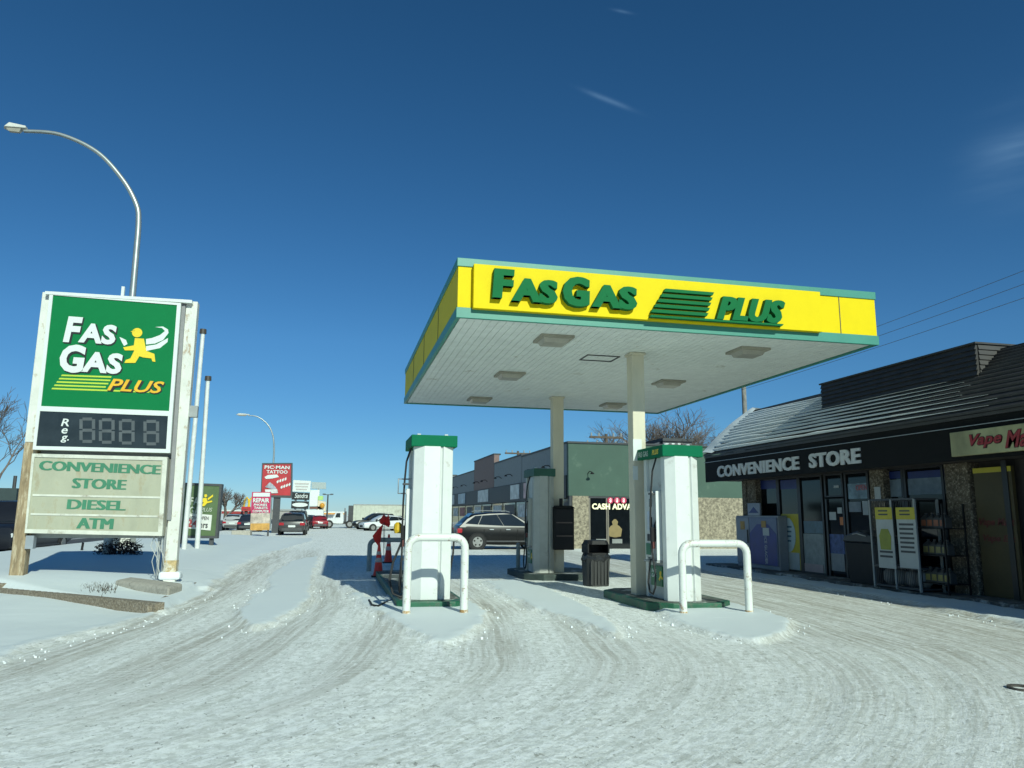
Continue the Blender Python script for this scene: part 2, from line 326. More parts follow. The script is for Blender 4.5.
packed = mix(ramp(streak, .36, .62), (.86, .885, .83), (.98, .995, .965))
packed = mix(mth('MULTIPLY', ramp(lines, .50, .64), mth('MULTIPLY', ramp(mid, .36, .62), .62)), packed, (.50, .50, .43))
packed = mix(mth('MULTIPLY', ramp(lines, .36, .46, (1, 1, 1), (0, 0, 0)), .6), packed, (.97, .985, .96))
packed = mix(mth('MULTIPLY', ramp(mid, .54, .68), .40), packed, (.66, .67, .61))
packed = mix(mth('MULTIPLY', ramp(big, .44, .58), .6), packed, (.95, .97, .93))
spot = nz(fl, 1., 5, .72, (9, 3.2, 1)); spot2 = nz(fl, 1., 5, .72, (13, 5, 1)); chip = nz(ob, 9, 6, .78)
packed = mix(.85, packed, ramp(chip, .44, .56, (.70, .70, .675), (1.0, 1.0, 1.0)), 'MULTIPLY')
packed = mix(mth('MULTIPLY', ramp(spot, .55, .63), .75), packed, (.56, .57, .515))
packed = mix(mth('MULTIPLY', ramp(spot2, .55, .62), .95), packed, (.985, 1.0, .975))
packed = mix(mth('MULTIPLY', ramp(grain2, .60, .68), .7), packed, (.42, .42, .38))
packed = mix(mth('MULTIPLY', ramp(grain, .60, .69), .6), packed, (.30, .31, .27))
packed = mix(mth('MULTIPLY', ramp(nz(ob, 19, 3, .6, (1, .55, 1)), .635, .675), .75), packed, (.28, .28, .24))
packed = mix(mth('MULTIPLY', ramp(nz(ob, 21, 3, .6, (1, .5, 1)), .61, .66), .8), packed, (.985, 1.0, .975))
dirtm = mth('MULTIPLY', attr('bare').outputs['Fac'], mth('ADD', mth('MULTIPLY', ramp(lines, .40, .58), .50), mth('MULTIPLY', ramp(chip, .44, .58), .42)))
tw = N(t, 'ShaderNodeTexWave', bands_direction='Y'); tw.inputs['Scale'].default_value = 2.6; tw.inputs['Distortion'].default_value = 3; tw.inputs['Detail'].default_value = 3; l(fl, tw.inputs['Vector'])
packed = mix(dirtm, packed, (.33, .30, .235))
packed = mix(mth('MULTIPLY', attr('bare').outputs['Fac'], mth('MULTIPLY', ramp(tw.outputs['Fac'], .55, .75), mth('MULTIPLY', ramp(mid, .46, .56), .35))), packed, (.92, .94, .91))
thin = mth('MULTIPLY', ramp(nz(ob, 3., 6, .7, (.5, 1.6, 1)), .60, .74), .35)
powc = mix(thin, (.675, .72, .715), (.61, .65, .64))
powc = mix(mth('MULTIPLY', ramp(nz(ob, 2.2, 5, .65, (.35, 1.8, 1)), .60, .70), .55), powc, (.80, .84, .825))
pf = mth('ADD', attr('powder').outputs['Fac'], mth('MULTIPLY', mth('SUBTRACT', grain2, .5), .75))
pfac = ramp(pf, .34, .60)
l(mix(pfac, packed, powc), B.inputs['Base Color']); B.inputs['Roughness'].default_value = .62; B.inputs['Specular IOR Level'].default_value = .25
hgt = mth('ADD', mth('MULTIPLY', mth('ADD', mth('MULTIPLY', fine, .35), mth('ADD', mth('MULTIPLY', grain3, .5), mth('MULTIPLY', grain2, 1.1))), mth('SUBTRACT', 1.05, attr('powder').outputs['Fac'])), mth('MULTIPLY', nz(ob, 5., 4, .6, (.6, 1.5, 1)), .35))
bp = N(t, 'ShaderNodeBump'); bp.inputs['Strength'].default_value = .45; bp.inputs['Distance'].default_value = .03; l(hgt, bp.inputs['Height']); l(bp.outputs[0], B.inputs['Normal'])
me.materials.append(gm); g = bpy.data.objects.new('ground', me); COL.objects.link(g); tag(g, kind='structure')

m = MB(); m.box((-26, -40, -.06), (-10.15, 600, -.004)); M_asph = mat('road_asphalt', (.055, .057, .06), .85, var=.25, scale=1.2, stretch=(3, .12, 1), dirt=(.22, .22, .22), damt=.25, dscale=1.1, bump=.3)
tag(m.build('road', M_asph), kind='structure')
m = MB()
for x in (-15.1, -18.3, -21.5): m.box((x-.25, -40, -.003), (x+.25, 600, .002))
tag(m.build('road_salt_line', mat('salt_crust', (.30, .30, .30), .9, var=.3, scale=2, stretch=(4, .2, 1))), kind='structure')
m = MB(); m.box((11.75, 2, -.02), (12.7, 23.2, .09)); tag(m.build('store_walk', mat('dark_walk', (.10, .10, .095), .9, var=.3, scale=3, dirt=(.45, .47, .47), damt=.3, dscale=1.5), bevel=.02), kind='structure')
m = MB()
for i in range(30):
    a = i*math.tau/30; b = a+math.tau/30; r0, r1 = .085, .12
    c = PG(1022, 690)
    m.hexa([(c.x+r0*math.cos(a), c.y+r0*math.sin(a), -.02), (c.x+r1*math.cos(a), c.y+r1*math.sin(a), -.02), (c.x+r1*math.cos(b), c.y+r1*math.sin(b), -.02), (c.x+r0*math.cos(b), c.y+r0*math.sin(b), -.02)],
           [(c.x+r0*math.cos(a), c.y+r0*math.sin(a), .025), (c.x+r1*math.cos(a), c.y+r1*math.sin(a), .03), (c.x+r1*math.cos(b), c.y+r1*math.sin(b), .03), (c.x+r0*math.cos(b), c.y+r0*math.sin(b), .025)])
tag(m.build('drain_ring', mat('rusty_iron', (.07, .06, .05), .7)), 'dark iron drain ring set in the packed snow near the right edge', 'drain cover')

m = MB(); rr = random.Random(5)
for poly, n in ((P_A, 130), (P_B, 110), (P_C, 120), (P_D, 120), ([(x, y) for x, y in LANE_L[1:10]], 200), ([(10.5, 24), (10.2, 20.7), (10.3, 16.5), (10.25, 13.2), (9.75, 9.8)], 160)):
    cl_ = len(poly)-(n in (200, 160))
    for _ in range(n):
        i = rr.randrange(cl_); a, b = poly[i], poly[(i+1) % len(poly)]; k = rr.random(); x, y = a[0]+(b[0]-a[0])*k+rr.gauss(0, .12), a[1]+(b[1]-a[1])*k+rr.gauss(0, .2); r = rr.uniform(.003, .011)*(1.8 if rr.random() < .06 else 1)
        hz = .012+r*.5; e = lambda: rr.uniform(.6, 1.3)*r
        m.add([(x-e(), y-e(), hz-.05), (x+e(), y-e(), hz-.05), (x+e(), y+e(), hz-.05), (x-e(), y+e(), hz-.05), (x-e()*.7, y-e()*.7, hz+e()*.6), (x+e()*.7, y-e()*.7, hz+e()*.5), (x+e()*.7, y+e()*.7, hz+e()*.7), (x-e()*.7, y+e()*.7, hz+e()*.5)],
              [(0,3,2,1),(4,5,6,7),(0,1,5,4),(1,2,6,5),(2,3,7,6),(3,0,4,7)])
tag(m.build('snow_chunks', M_snow), 'small crumbs of snow along the edges of the powder patches', 'snow', kind='stuff')
# stone kerb of the boulevard
m = MB(); th = .16
def wall(a, b, z0, z1, t, m):
    a, b = Vector((*a, 0)), Vector((*b, 0)); d = (b-a).normalized(); n = Vector((-d.y, d.x, 0))
    n0 = 14
    for i in range(n0):
        p, q = a.lerp(b, i/n0), a.lerp(b, (i+1)/n0)
        m.hexa([p+Vector((0,0,z0)), q+Vector((0,0,z0)), q+n*t+Vector((0,0,z0)), p+n*t+Vector((0,0,z0))],
               [p+Vector((0,0,z1)), q+Vector((0,0,z1)), q+n*t+Vector((0,0,z1)), p+n*t+Vector((0,0,z1))])
wall((-9.75, 19.25), (-5.95, 15.85), -.1, .26, .17, m); wall((-5.95, 15.85), (-2.66, 12.92), -.1, .185, .17, m)
wall((-2.63, 12.96), (-2.76, 17.1), -.1, .15, .14, m)
M_pebble = mat('pebbled_kerb', (.19, .155, .11), .95, var=.55, scale=38, dirt=(.34, .30, .24), damt=.34, dscale=30, bump=.8, bscale=45)
tag(m.build('stone_kerb', M_pebble), 'low pebbled kerb wall edging the snowy bed under the price sign', 'kerb')

# dead stubble poking through the snow of the bed
m = MB()
for i in range(900):
    u = random.random(); p = PG(24+86*u+random.gauss(0, 5), 573+12*u+random.gauss(0, 2.4), .24)
    h = random.uniform(.0, .035); a = random.uniform(0, 6.28); dx, dy = math.cos(a)*random.uniform(.02, .08), math.sin(a)*.05
    w = .007
    m.add([(p.x-w, p.y, p.z-.10), (p.x+w, p.y, p.z-.10), (p.x+dx, p.y+dy, p.z+h)], [(0, 1, 2)])
tag(m.build('dead_grass', mat('dead_grass', (.05, .04, .025), .9, var=.4)), 'dead dark grass poking through the snow below the price sign', 'grass', kind='stuff')

# ---------------------------------------------------------------- canopy
CX0, CX1, CY0, CY1, CZ0, CZ1 = 1.69, 9.38, 11.5, 21.25, 4.635, 5.624
can = thing('fuel_canopy', 'yellow and green flat fuel station canopy on two posts over the pumps', 'canopy', (5.5, 16.4, 0))
m = MB(); tz = .17
m.box((CX0+.02, CY0+.02, CZ0+.10), (CX1-.02, CY1-.02, CZ1-.04)); m.build('canopy_body', M_yel, can)
m = MB()          # trims, top and bottom, all round
for z0, z1 in ((CZ0, CZ0+tz), (CZ1-.14, CZ1)):
    m.box((CX0, CY0, z0), (CX1, CY0+.06, z1)); m.box((CX0, CY1-.06, z0), (CX1, CY1, z1))
    m.box((CX0, CY0+.061, z0), (CX0+.06, CY1-.061, z1)); m.box((CX1-.06, CY0+.061, z0), (CX1, CY1-.061, z1))
m.build('trim', M_grn, can, bevel=.006)
m = MB(); nrib = 58; wdt = (CX1-CX0-.16)/nrib
for i in range(nrib):
    x = CX0+.08+i*wdt; m.box((x+.008, CY0+.07, CZ0+.03), (x+wdt, CY1-.07, CZ0+.06))
m.box((CX0+.08, CY0+.07, CZ0+.062), (CX1-.08, CY1-.07, CZ0+.09)); m.build('soffit', M_soff, can)
for y in (CY0+2.45, CY0+4.9, CY0+7.3): m = MB(); m.box((CX0+.012, y-.006, CZ0+tz), (CX0+.019, y+.006, CZ1-.14)); m.build('panel_joint', M_dk, can)
for x in (8.62,): m = MB(); m.box((x-.006, CY0+.012, CZ0+tz), (x+.006, CY0+.019, CZ1-.14)); m.build('panel_joint', M_dk, can)
p0, p1 = PY(473, 263, CY0), PY(819, 331, CY0); SX0, SX1 = p0.x, p1.x; SZ0, SZ1 = CZ0+.145, CZ1-.115
m = MB(); m.box((SX0, CY0-.10, SZ0), (SX1, CY0+.015, SZ1)); m.build('sign_box', M_yel, can, bevel=.006)
SF = CY0-.10
def letters(spec, col, name, parent, Y, d, bold, shear, mats):     # spec: (text, px x0, y-bottom at x0, x1, y-bottom at x1, height px)
    for s_, x0, yb, x1, h in spec:
        a = PY(x0, yb, Y); b = PY(x1, yb, Y); c = PY(x0, yb-h, Y)
        mm = MB(); mm.text(s_, a, XF, (b-a).x, (c-a).z, d, bold, shear, 0); o = mm.build(name, mats, parent, bevel=0)
FZ = {}
lt = MB()
def put(mb, s_, x0, y0, x1, y1, Y, d, bold=.03, shear=0., lift=0., mi=0, fat=.09):   # px box: x0,x1 ; baseline y0 , top y1 measured at x0
    a = PY(x0, y0, Y); c = PY(x0+.0, y1, Y); b = PX(x1, y0, PY(x1, y0, Y).x)
    mb.text(s_, (a.x, Y, a.z), XF, PY(x1, y0, Y).x-a.x, c.z-a.z, d, bold, shear, mi, lift, fat)
put(lt, 'F', 491, 299, 513, 270, SF, .11, .04, 0.06)
put(lt, 'AS', 510, 302.5, 556, 279, SF, .11, .04, 0.04)
put(lt, 'G', 561, 307, 588, 277.5, SF, .11, .04, 0.04)
put(lt, 'AS', 589.5, 308.5, 635, 285.5, SF, .11, .04, 0.04)
lt.build('large_lettering', M_let, can)
lt = MB(); put(lt, 'PLUS', 714, 320.5, 783, 297, SF, .10, .035, .35); lt.build('small_lettering', M_let, can)
m = MB()
z0 = PY(650, 317, SF).z; z1 = PY(660, 291, SF).z
for i in range(5):
    k = i/5; za = z0+(z1-z0)*k; xa = PY(649, 312, SF).x+.03*i*2; xb = PY(706+1.6*i, 312, SF).x
    m.prism([(0, 0), (xb-xa-.03, 0), (xb-xa, .055), (.03, .055)], (xa, SF, za+.06), XF, 0, .09)
xa, xb = PY(648, 318, SF).x, PY(781, 328, SF).x
m.prism([(0, 0), (xb-xa-.03, 0), (xb-xa, .035), (.02, .035)], (xa, SF, z0-.02), XF, 0, .09)
m.build('speed_stripe', M_let, can)
for x in (3.6, 7.4):
    for y in (12.6, 16.15, 19.87):
        m = MB(); m.box((x-.30, y-.30, CZ0-.015), (x+.30, y+.30, CZ0+.028)); lf = m.build('light_fixture', M_lamp, can)
        m = MB(); m.hexa([(x-.24, y-.22, CZ0-.016), (x+.24, y-.22, CZ0-.016), (x+.24, y+.22, CZ0-.016), (x-.24, y+.22, CZ0-.016)], [(x-.20, y-.18, CZ0-.09), (x+.20, y-.18, CZ0-.09), (x+.20, y+.18, CZ0-.09), (x-.20, y+.18, CZ0-.09)])
        m.build('lens', M_lens, lf)
m = MB(); x, y = 4.95, 14.0
for a, b in (((x-.34, y-.26), (x+.34, y-.235)), ((x-.34, y+.235), (x+.34, y+.26)), ((x-.34, y-.234), (x-.315, y+.234)), ((x+.315, y-.234), (x+.34, y+.234))):
    m.box((*a, CZ0+.012), (*b, CZ0+.028))
m.build('access_hatch', M_dk, can)
for x0, x1, y0 in ((5.36, 5.61, 13.32), (5.40, 5.69, 18.95)):
    m = MB(); m.box((x0, y0, .1), (x1, y0+.27, CZ0+.03)); m.box((x0-.03, y0-.03, CZ0-.02), (x1+.03, y0+.3, CZ0+.027))
    cl = m.build('column', M_col, can, bevel=.012)
    if y0 < 15:
        a, b = PY(633, 439, y0-.01), PY(643, 461, y0-.01); m = MB(); m.box((a.x, y0-.012, b.z), (b.x-.02, y0-.003, a.z)); m.build('notice', M_signw, cl)
        a, b = PY(633, 466, y0-.01), PY(638, 480, y0-.01); m = MB(); m.box((a.x, y0-.012, b.z), (b.x, y0-.003, a.z)); m.build('notice', M_signw, cl)

# ---------------------------------------------------------------- islands, pumps, guards
def island(name, label, poly, zt, mtop, mside):
    root = thing(name, label, 'pump island', (sum(p[0] for p in poly)/len(poly), sum(p[1] for p in poly)/len(poly), 0))
    m = MB(); m.hexa([(x, y, -.05) for x, y in poly], [(x, y, zt) for x, y in poly]); m.build('kerb', mside, root, bevel=.015)
    c = Vector((root.location.x, root.location.y, 0))
    m = MB(); q = [(c.x+(x-c.x)*.90, c.y+(y-c.y)*.93) for x, y in poly]; m.hexa([(x, y, zt-.01) for x, y in q], [(x, y, zt+.004) for x, y in q]); m.build('top', mtop, root)
def oct_(x0, x1, y0, y1, c): return [(x0+c, y0), (x1-c, y0), (x1, y0+c), (x1, y1-c), (x1-c, y1), (x0+c, y1), (x0, y1-c), (x0, y0+c)]
island('pump_island', 'green edged kerb island under the left white pump', oct_(1.02, 2.16, 12.82, 20.2, .18), .15, M_kblk, M_kgrn)
island('pump_island', 'green edged kerb island under the right white pump and post', oct_(5.12, 6.66, 11.95, 14.75, .34), .15, M_kblk, M_kgrn)
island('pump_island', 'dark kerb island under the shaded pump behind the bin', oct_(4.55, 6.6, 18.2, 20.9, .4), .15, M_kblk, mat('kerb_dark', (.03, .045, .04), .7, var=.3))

def pump(name, label, x0, w, y0, d, z0, z1, capw, full, M_white=M_white, M_capg=M_capg):
    root = thing(name, label, 'fuel pump', (x0+w/2, y0+d/2, z0))
    prof = [(0, 0), (.25, -.07), (.655, -.07), (.70, -.045), (.745, -.07), (1, 0), (1, 1), (.745, 1.07), (.25, 1.07), (0, 1)]
    def ring(z, tpr): return [(x0+w*(.5+(u-.5)*tpr), y0+(d*v if 0 <= v <= 1 else (v if v < 0 else d+(v-1))), z) for u, v in prof]
    # front and back pillars of folded sheet with the dispenser between them
    m = MB()
    f = lambda z: [(x0+u*w, y0+v, z) for u, v in [(0, 0), (.25, -.10), (.655, -.10), (.70, -.05), (.745, -.10), (1, 0), (1, .16), (0, .16)]]
    m.hexa(f(z0+.002), f(z1)); m.build('front_panel', M_white, root, bevel=.008)
    f2 = lambda z: [(x0+u*w, y0+d-v, z) for u, v in [(0, 0), (.25, -.07), (.745, -.07), (1, 0), (1, .12), (0, .12)]]
    m = MB(); m.hexa(f2(z0+.002), f2(z1)); m.build('rear_panel', M_white, root, bevel=.008)
    m = MB(); m.box((x0+.05, y0+.162, z0+.002), (x0+w-.05, y0+d-.122, z1)); m.build('cabinet', mat('pump_cabinet', (.55, .57, .54), .5, var=.08, dirt=(.33, .32, .28), damt=.15), root, bevel=.01)
    ch = .20; e = capw
    m = MB(); m.box((x0-e, y0-.10, z1-.01), (x0+w+e, y0+d+.14, z1-.01+ch)); m.build('cap', M_capg, root, bevel=.012)
    for xq in (x0+.06, x0+w-.14): m = MB(); m.box((xq, y0+.1, z1+ch-.008), (xq+.06, y0+.16, z1+ch+.03)); m.build('roof_bolt', M_met, root)
    xs_ = x0-.004
    if full:
        ym = y0+.17; yl = y0+d-.13; zz = z0
        # dispenser face on the -X side: arched head, screen, card reader, keypad, nozzle boot, hose, advert
        ya, yb = yl-.02, ym+.22
        arch = [(0, 0), (ya-yb, 0), (ya-yb, 1.02), (ya-yb-.05, 1.12), (ya-yb-.12, 1.16), (.12, 1.16), (.03, 1.10), (0, 1.0)]
        m = MB(); m.prism(arch, (x0+.05, ya, zz+.70), XB, 0, .10); hd = m.build('dispenser_head', mat('dispenser_grey', (.52, .54, .52), .45, var=.08), root, bevel=.012)
        px = x0-.051
        def pan(nm, u0, u1, v0, v1, mt, dd=.012, par=hd):
            mm = MB(); mm.prism([(u0, v0), (u1, v0), (u1, v1), (u0, v1)], (px, ya, zz+.70), XB, 0, dd); return mm.build(nm, mt, par)
        wd = ya-yb
        pan('price_display', .56*wd, .84*wd, .88, 1.02, M_scr); pan('notice', .30*wd, .66*wd, .46, .80, mat('notice_blue', (.50, .55, .62), .5)); pan('card_reader', .68*wd, .86*wd, .5, .7, M_dk, .03)
        pan('grade_button', .30*wd, .46*wd, .28, .40, M_dk, .02); pan('green_panel', .10*wd, .62*wd, .04, .24, mat('pump_green', (.02, .14, .07), .45)); pan('grade_button', .54*wd, .7*wd, .28, .40, M_dk, .02)
        m = MB(); m.box((x0-.09, ym+.02, zz+.66), (x0+.05, ym+.045, zz+1.85)); m.box((x0-.09, ym+.18, zz+.66), (x0+.05, ym+.20, zz+1.85)); m.box((x0-.01, ym+.046, zz+.66), (x0+.05, ym+.179, zz+1.85)); m.build('nozzle_boot', M_white, root, bevel=.008)
        m = MB(); m.box((x0-.10, yb-.2, zz+.62), (x0+.05, ya, zz+.655)); m.build('shelf', M_grey, root, bevel=.006)
        yn = ym+.11
        m = MB(); m.tube([(x0-.05, yn, zz+1.02), (x0-.08, yn, zz+1.10), (x0-.07, yn+.01, zz+1.25), (x0-.03, yn+.01, zz+1.36)], [.025, .035, .03, .02], 8)
        m.box((x0-.16, yn-.02, zz+.98), (x0-.07, yn+.03, zz+1.22)); nz_ = m.build('nozzle', M_blk, root, bevel=.01)
        m = MB(); m.box((x0-.13, yn-.015, zz+.86), (x0-.09, yn+.02, zz+.975)); m.build('trigger', mat('dull_red_plastic', (.10, .025, .02), .5), nz_)
        m = MB(); hx = x0-.10
        m.tube([(x0-.02, yn, z1+.01), (hx, yn+.01, z1-.25), (hx-.02, yn+.04, z1-.6), (hx-.03, yn+.07, z1-1.0), (hx-.03, yn+.08, zz+1.2), (hx-.03, yn+.02, zz+.8), (hx-.04, yn-.12, zz+.42), (hx-.05, yn-.12, zz+.22),
                (hx-.05, yn-.02, zz+.10), (hx-.05, yn+.12, zz+.12), (hx-.04, yn+.20, zz+.28), (hx-.03, yn+.16, zz+.5), (hx-.03, yn+.13, zz+.62), (hx-.02, yn+.12, zz+.68)], .017, 8)
        hs_ = m.build('hose', M_rub, root, smooth=True)
        m = MB(); m.box((hx-.05, yn-.06, z1-.66), (hx+.05, yn+.1, z1-.63)); m.build('hose_clip', M_dk, hs_)
        ad0, ad1 = yl-.12, ym+.02
        m = MB(); m.prism([(0, 0), (ad0-ad1, 0), (ad0-ad1, .34), (0, .34)], (x0+.05, ad0, zz+.22), XB, 0, .058); ad = m.build('advert_panel', mat('advert_green', (.015, .15, .06), .4), root)
        m = MB(); m.text('FAS', (x0-.009, ad0-.05, zz+.44), XB, .2, .06, .003, .03, 0.1); m.text('GAS', (x0-.009, ad0-.04, zz+.36), XB, .22, .06, .003, .03, .1); m.build('lettering', M_signw, ad)
        m = MB(); m.prism([(0, 0), (.05, .05), (.04, .11), (.08, .15), (.12, .12), (.10, .07), (.17, .03), (.15, .0), (.08, .03), (.04, -.03)], (x0-.009, ad0-.34, zz+.34), XB, 0, .003); m.build('runner_emblem', M_sygl, ad)
    return root
pump('fuel_pump', 'white fuel pump with green cap standing left, beside the red cones', 1.25, .68, 13.15, .95, .152, 2.73, .06, True)
pump('fuel_pump', 'white fuel pump with green cap standing right, beside the post and guard', 5.50, .62, 12.27, .92, .152, 2.60, .07, True)
pump('fuel_pump', 'shaded pump with dull green cap behind, beside the far canopy post', 4.84, .53, 18.78, .85, .152, 2.56, .02, True, mat('grimy_shaded_white', (.42, .43, .39), .5, var=.08, dirt=(.3, .29, .25), damt=.15), mat('dull_cap_green', (.02, .09, .06), .6))  # the pumps' white paint with grime, darkened to carry the canopy shade
# "FAS GAS PLUS" on the shaded edge of the right pump's cap
pr = [o for o in COL.objects if o.name.startswith('fuel_pump')][1]
capo = [c for c in pr.children if c.name.startswith('cap')][0]
m = MB(); m.text('FAS GAS', (5.429, 13.28, 2.635), XB, .48, .10, .004, .02, 0); m.build('lettering', mat('cap_letter', (.35, .42, .35), .5), capo)
m = MB(); m.text('PLUS', (5.429, 12.62, 2.64), XB, .28, .09, .004, .02, .3); m.build('lettering', M_sygl, capo)
pl_ = [o for o in COL.objects if o.name.startswith('fuel_pump')][0]
a, b = PY(398.5, 479, 13.6), PY(405, 493.5, 13.6); m = MB(); m.tube([(1.26, 13.6, a.z), (a.x, 13.6, a.z), (a.x, 13.6, b.z), (1.26, 13.6, b.z)], .014, 6); m.build('hose_bracket', M_met, pl_)
m = MB(); a = PY(398, 528, 13.7); m.lathe([(.0, -.09), (.06, -.09), (.075, -.03), (.07, .06), (.03, .10), (0, .1)], (a.x, 13.7, a.z), 10); m.build('yellow_cover', mat('safety_yellow', (.60, .38, .01), .5), pl_)
m = MB(); m.tube([(1.95, 13.6, 1.5), (2.04, 13.55, 1.2), (2.02, 13.5, .9), (1.96, 13.5, .5), (1.97, 13.5, .25)], .017, 8); m.build('hose', M_rub, pl_, smooth=True)
m = MB(); m.tube([(1.12, 13.5, 1.1), (.98, 13.5, .75), (.92, 13.4, .45), (.98, 13.3, .24), (1.1, 13.25, .19), (1.24, 13.3, .22)], .02, 8); m.build('hose', M_rub, pl_, smooth=True)
a = thing('ground_hose', 'thin dark hose lying across the snow left of the left guard', 'hose', PG(380, 605)); m = MB()
m.tube([PG(392, 600, .06), PG(384, 603, .075), PG(378, 606, .08), PG(372, 605, .08), PG(369, 600, .08)], .018, 6); m.build('hose', M_rub, a, smooth=True)

def guard(label, x0, x1, y, zt, r, mt, zb=0., yd=0., rust=True):
    root = thing('pump_guard', label, 'guard rail', ((x0+x1)/2, y, zb))
    rb = .17; pts = [(x0, y, zb-.1), (x0, y, zb+.10), (x0, y, zt-rb)]
    for k in range(1, 6): a = math.pi-math.pi/2*k/6; pts.append((x0+rb+rb*math.cos(a), y+yd*.15, zt-rb+rb*math.sin(a)))
    pts += [(x0+rb, y, zt), ((x0+x1)/2, y, zt), (x1-rb, y, zt)]
    for k in range(1, 6): a = math.pi/2-math.pi/2*k/6; pts.append((x1-rb+rb*math.cos(a), y, zt-rb+rb*math.sin(a)))
    pts += [(x1, y, zt-rb), (x1, y, zb+.1), (x1, y, zb-.1)]
    m = MB(); m.tube(pts, r, 16); m.build('pipe', mt, root, smooth=True)
    if rust:
        for x in (x0, x1):
            m = MB(); m.tube([(x, y, zb-.02), (x, y, zb+.07+.02*random.random())], r+.003, 16); m.build('rusty_foot', mat('rust_stain', (.38, .22, .08), .8, var=.4, scale=12, dirt=(.75, .74, .66), damt=.4, dscale=14), root)
    return root
guard('white pipe guard with rusty feet in front of the left white pump', 1.10, 1.99, 12.05, 1.21, .062, M_guard, .03)
guard('white pipe guard with chipped paint in front of the right white pump', 5.38, 6.52, 11.42, 1.14, .060, M_guard, .02)
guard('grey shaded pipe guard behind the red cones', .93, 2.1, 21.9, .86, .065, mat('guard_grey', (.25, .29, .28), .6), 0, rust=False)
guard('grey pipe guard at the end of the far shaded island', 4.55, 4.56+.45, 18.0, 1.0, .05, mat('guard_grey', (.25, .29, .28), .6), 0, rust=False) if False else None
a = PG(518, 574); post = thing('guard_post', 'short grey steel post at the near left corner of the dark island', 'bollard', (a.x, a.y, 0))
m = MB(); m.cyl((a.x, a.y, -.1), (a.x, a.y, .80), .055, n=14); m.build('pipe', mat('guard_grey', (.25, .29, .28), .6), post, smooth=True)
m = MB(); m.cyl((a.x, a.y, .80), (a.x, a.y, .83), .058, .02, n=14); m.build('end_cap', M_grey, post)

# traffic cones and red flags
def cone(label, p, h, z=0.):
    root = thing('traffic_cone', label, 'traffic cone', (p.x, p.y, z), 'red traffic cones by the left pump'); x, y = p.x, p.y
    m = MB(); m.box((x-.17, y-.17, z), (x+.17, y+.17, z+.035)); m.build('base', M_blk, root, bevel=.01)
    m = MB(); m.lathe([(.135, z+.036), (.115, z+.12), (.028, z+h), (.02, z+h+.005)], (x, y, 0), 18); m.build('cone', M_red, root, smooth=True)
    for a, b in ((.42, .56), (.66, .76)):
        ra, rb = .135-.107*a+.002, .135-.107*b+.002; m = MB(); m.tube([(x, y, z+.036+h*.96*a), (x, y, z+.036+h*.96*b)], [ra, rb], 18); m.build('reflective_band', mat('dirty_reflective', (.42, .36, .34), .5), root)
cone('nearer red traffic cone with grimy bands, left of the left pump', PG(378, 577), .82)
cone('farther red traffic cone, between the nearer cone and the left pump', PG(388, 563, .1), .86, .1)
def flag(label, pts, Y):
    root = thing('warning_flag', label, 'flag', PY(*pts[-1], Y), 'red flags hung on the grey guard'); root.location.z -= .02
    c = PY(sum(p[0] for p in pts)/len(pts), sum(p[1] for p in pts)/len(pts), Y); m = MB()
    q = [PY(*p, Y) for p in pts]; n = len(q); vs = q+[c+Vector((0, -.05, 0))]+[v+Vector((0, .01, 0)) for v in q]+[c+Vector((0, -.04, 0))]
    m.add(vs, [(i, (i+1) % n, n) for i in range(n)]+[(n+1+(i+1) % n, n+1+i, 2*n+1) for i in range(n)]+[(i, n+1+i, n+1+(i+1) % n, (i+1) % n) for i in range(n)])
    m.build('cloth', mat('red_cloth', (.6, .02, .015), .8, var=.15), root)
    m = MB(); m.tube([PY(pts[0][0], pts[0][1]-1, Y-.02), PY(pts[0][0]+1, pts[0][1]+35, Y-.02)], .008, 6); m.build('stick', M_dk, root)
flag('upper red cloth flag with two points above the red cones', [(384, 513.5), (386.5, 518), (388.5, 514), (390.5, 524), (389, 527), (381, 524), (379, 522)], 21.7)
flag('lower red cloth flag drooping left of the red cones', [(383, 524), (379.5, 548), (374, 540), (372.5, 536), (378, 529)], 21.6)

# bin under the canopy
c = PG(600, 587); X, Y = c.x, c.y+.28
bn = thing('trash_bin', 'dark grey bin with black bag and domed lid between the pumps', 'trash bin', (X, Y, 0))
sq = lambda r, z, k=.35: [(X+r*a, Y+r*b, z) for a, b in ((-1, -1+k), (-1+k, -1), (1-k, -1), (1, -1+k), (1, 1-k), (1-k, 1), (-1+k, 1), (-1, 1-k))]
m = MB(); m.hexa(sq(.255, .01), sq(.28, .62)); m.build('body', mat('bin_grey', (.028, .029, .028), .6, var=.25, scale=8, stretch=(8, 8, .5)), bn, bevel=.01)
m = MB()
for i in range(6): x = X-.2+.08*i; m.box((x-.012, Y-.298, .06), (x+.012, Y-.262, .56))
m.build('rib', mat('bin_grey', (.028, .029, .028)), bn)
m = MB(); n = 20
rr = [[(X+(.29+dz[1]+.02*math.sin(i*3.1+dz[0]*20))*math.cos(i*math.tau/n), Y+(.29+dz[1]+.02*math.cos(i*2.3))*math.sin(i*math.tau/n), dz[0]+.02*math.sin(i*2.7)) for i in range(n)] for dz in ((.55, .0), (.60, .035), (.66, .03), (.70, 0))]
for a, b in zip(rr, rr[1:]): m.add(a+b, [(i, (i+1) % n, n+(i+1) % n, n+i) for i in range(n)])
m.build('bag', mat('black_bag', (.025, .026, .028), .25, var=.3), bn, smooth=True)
m = MB(); m.hexa(sq(.255, .66), sq(.25, .74))
for sx in (-1, 1): m.box((X+sx*.245-.02, Y-.22, .735), (X+sx*.245+.02, Y+.22, .93))
m.box((X-.22, Y+.18, .735), (X+.22, Y+.22, .93)); m.hexa(sq(.265, .925), sq(.22, 1.02)); m.build('lid', M_blk, bn, bevel=.01)
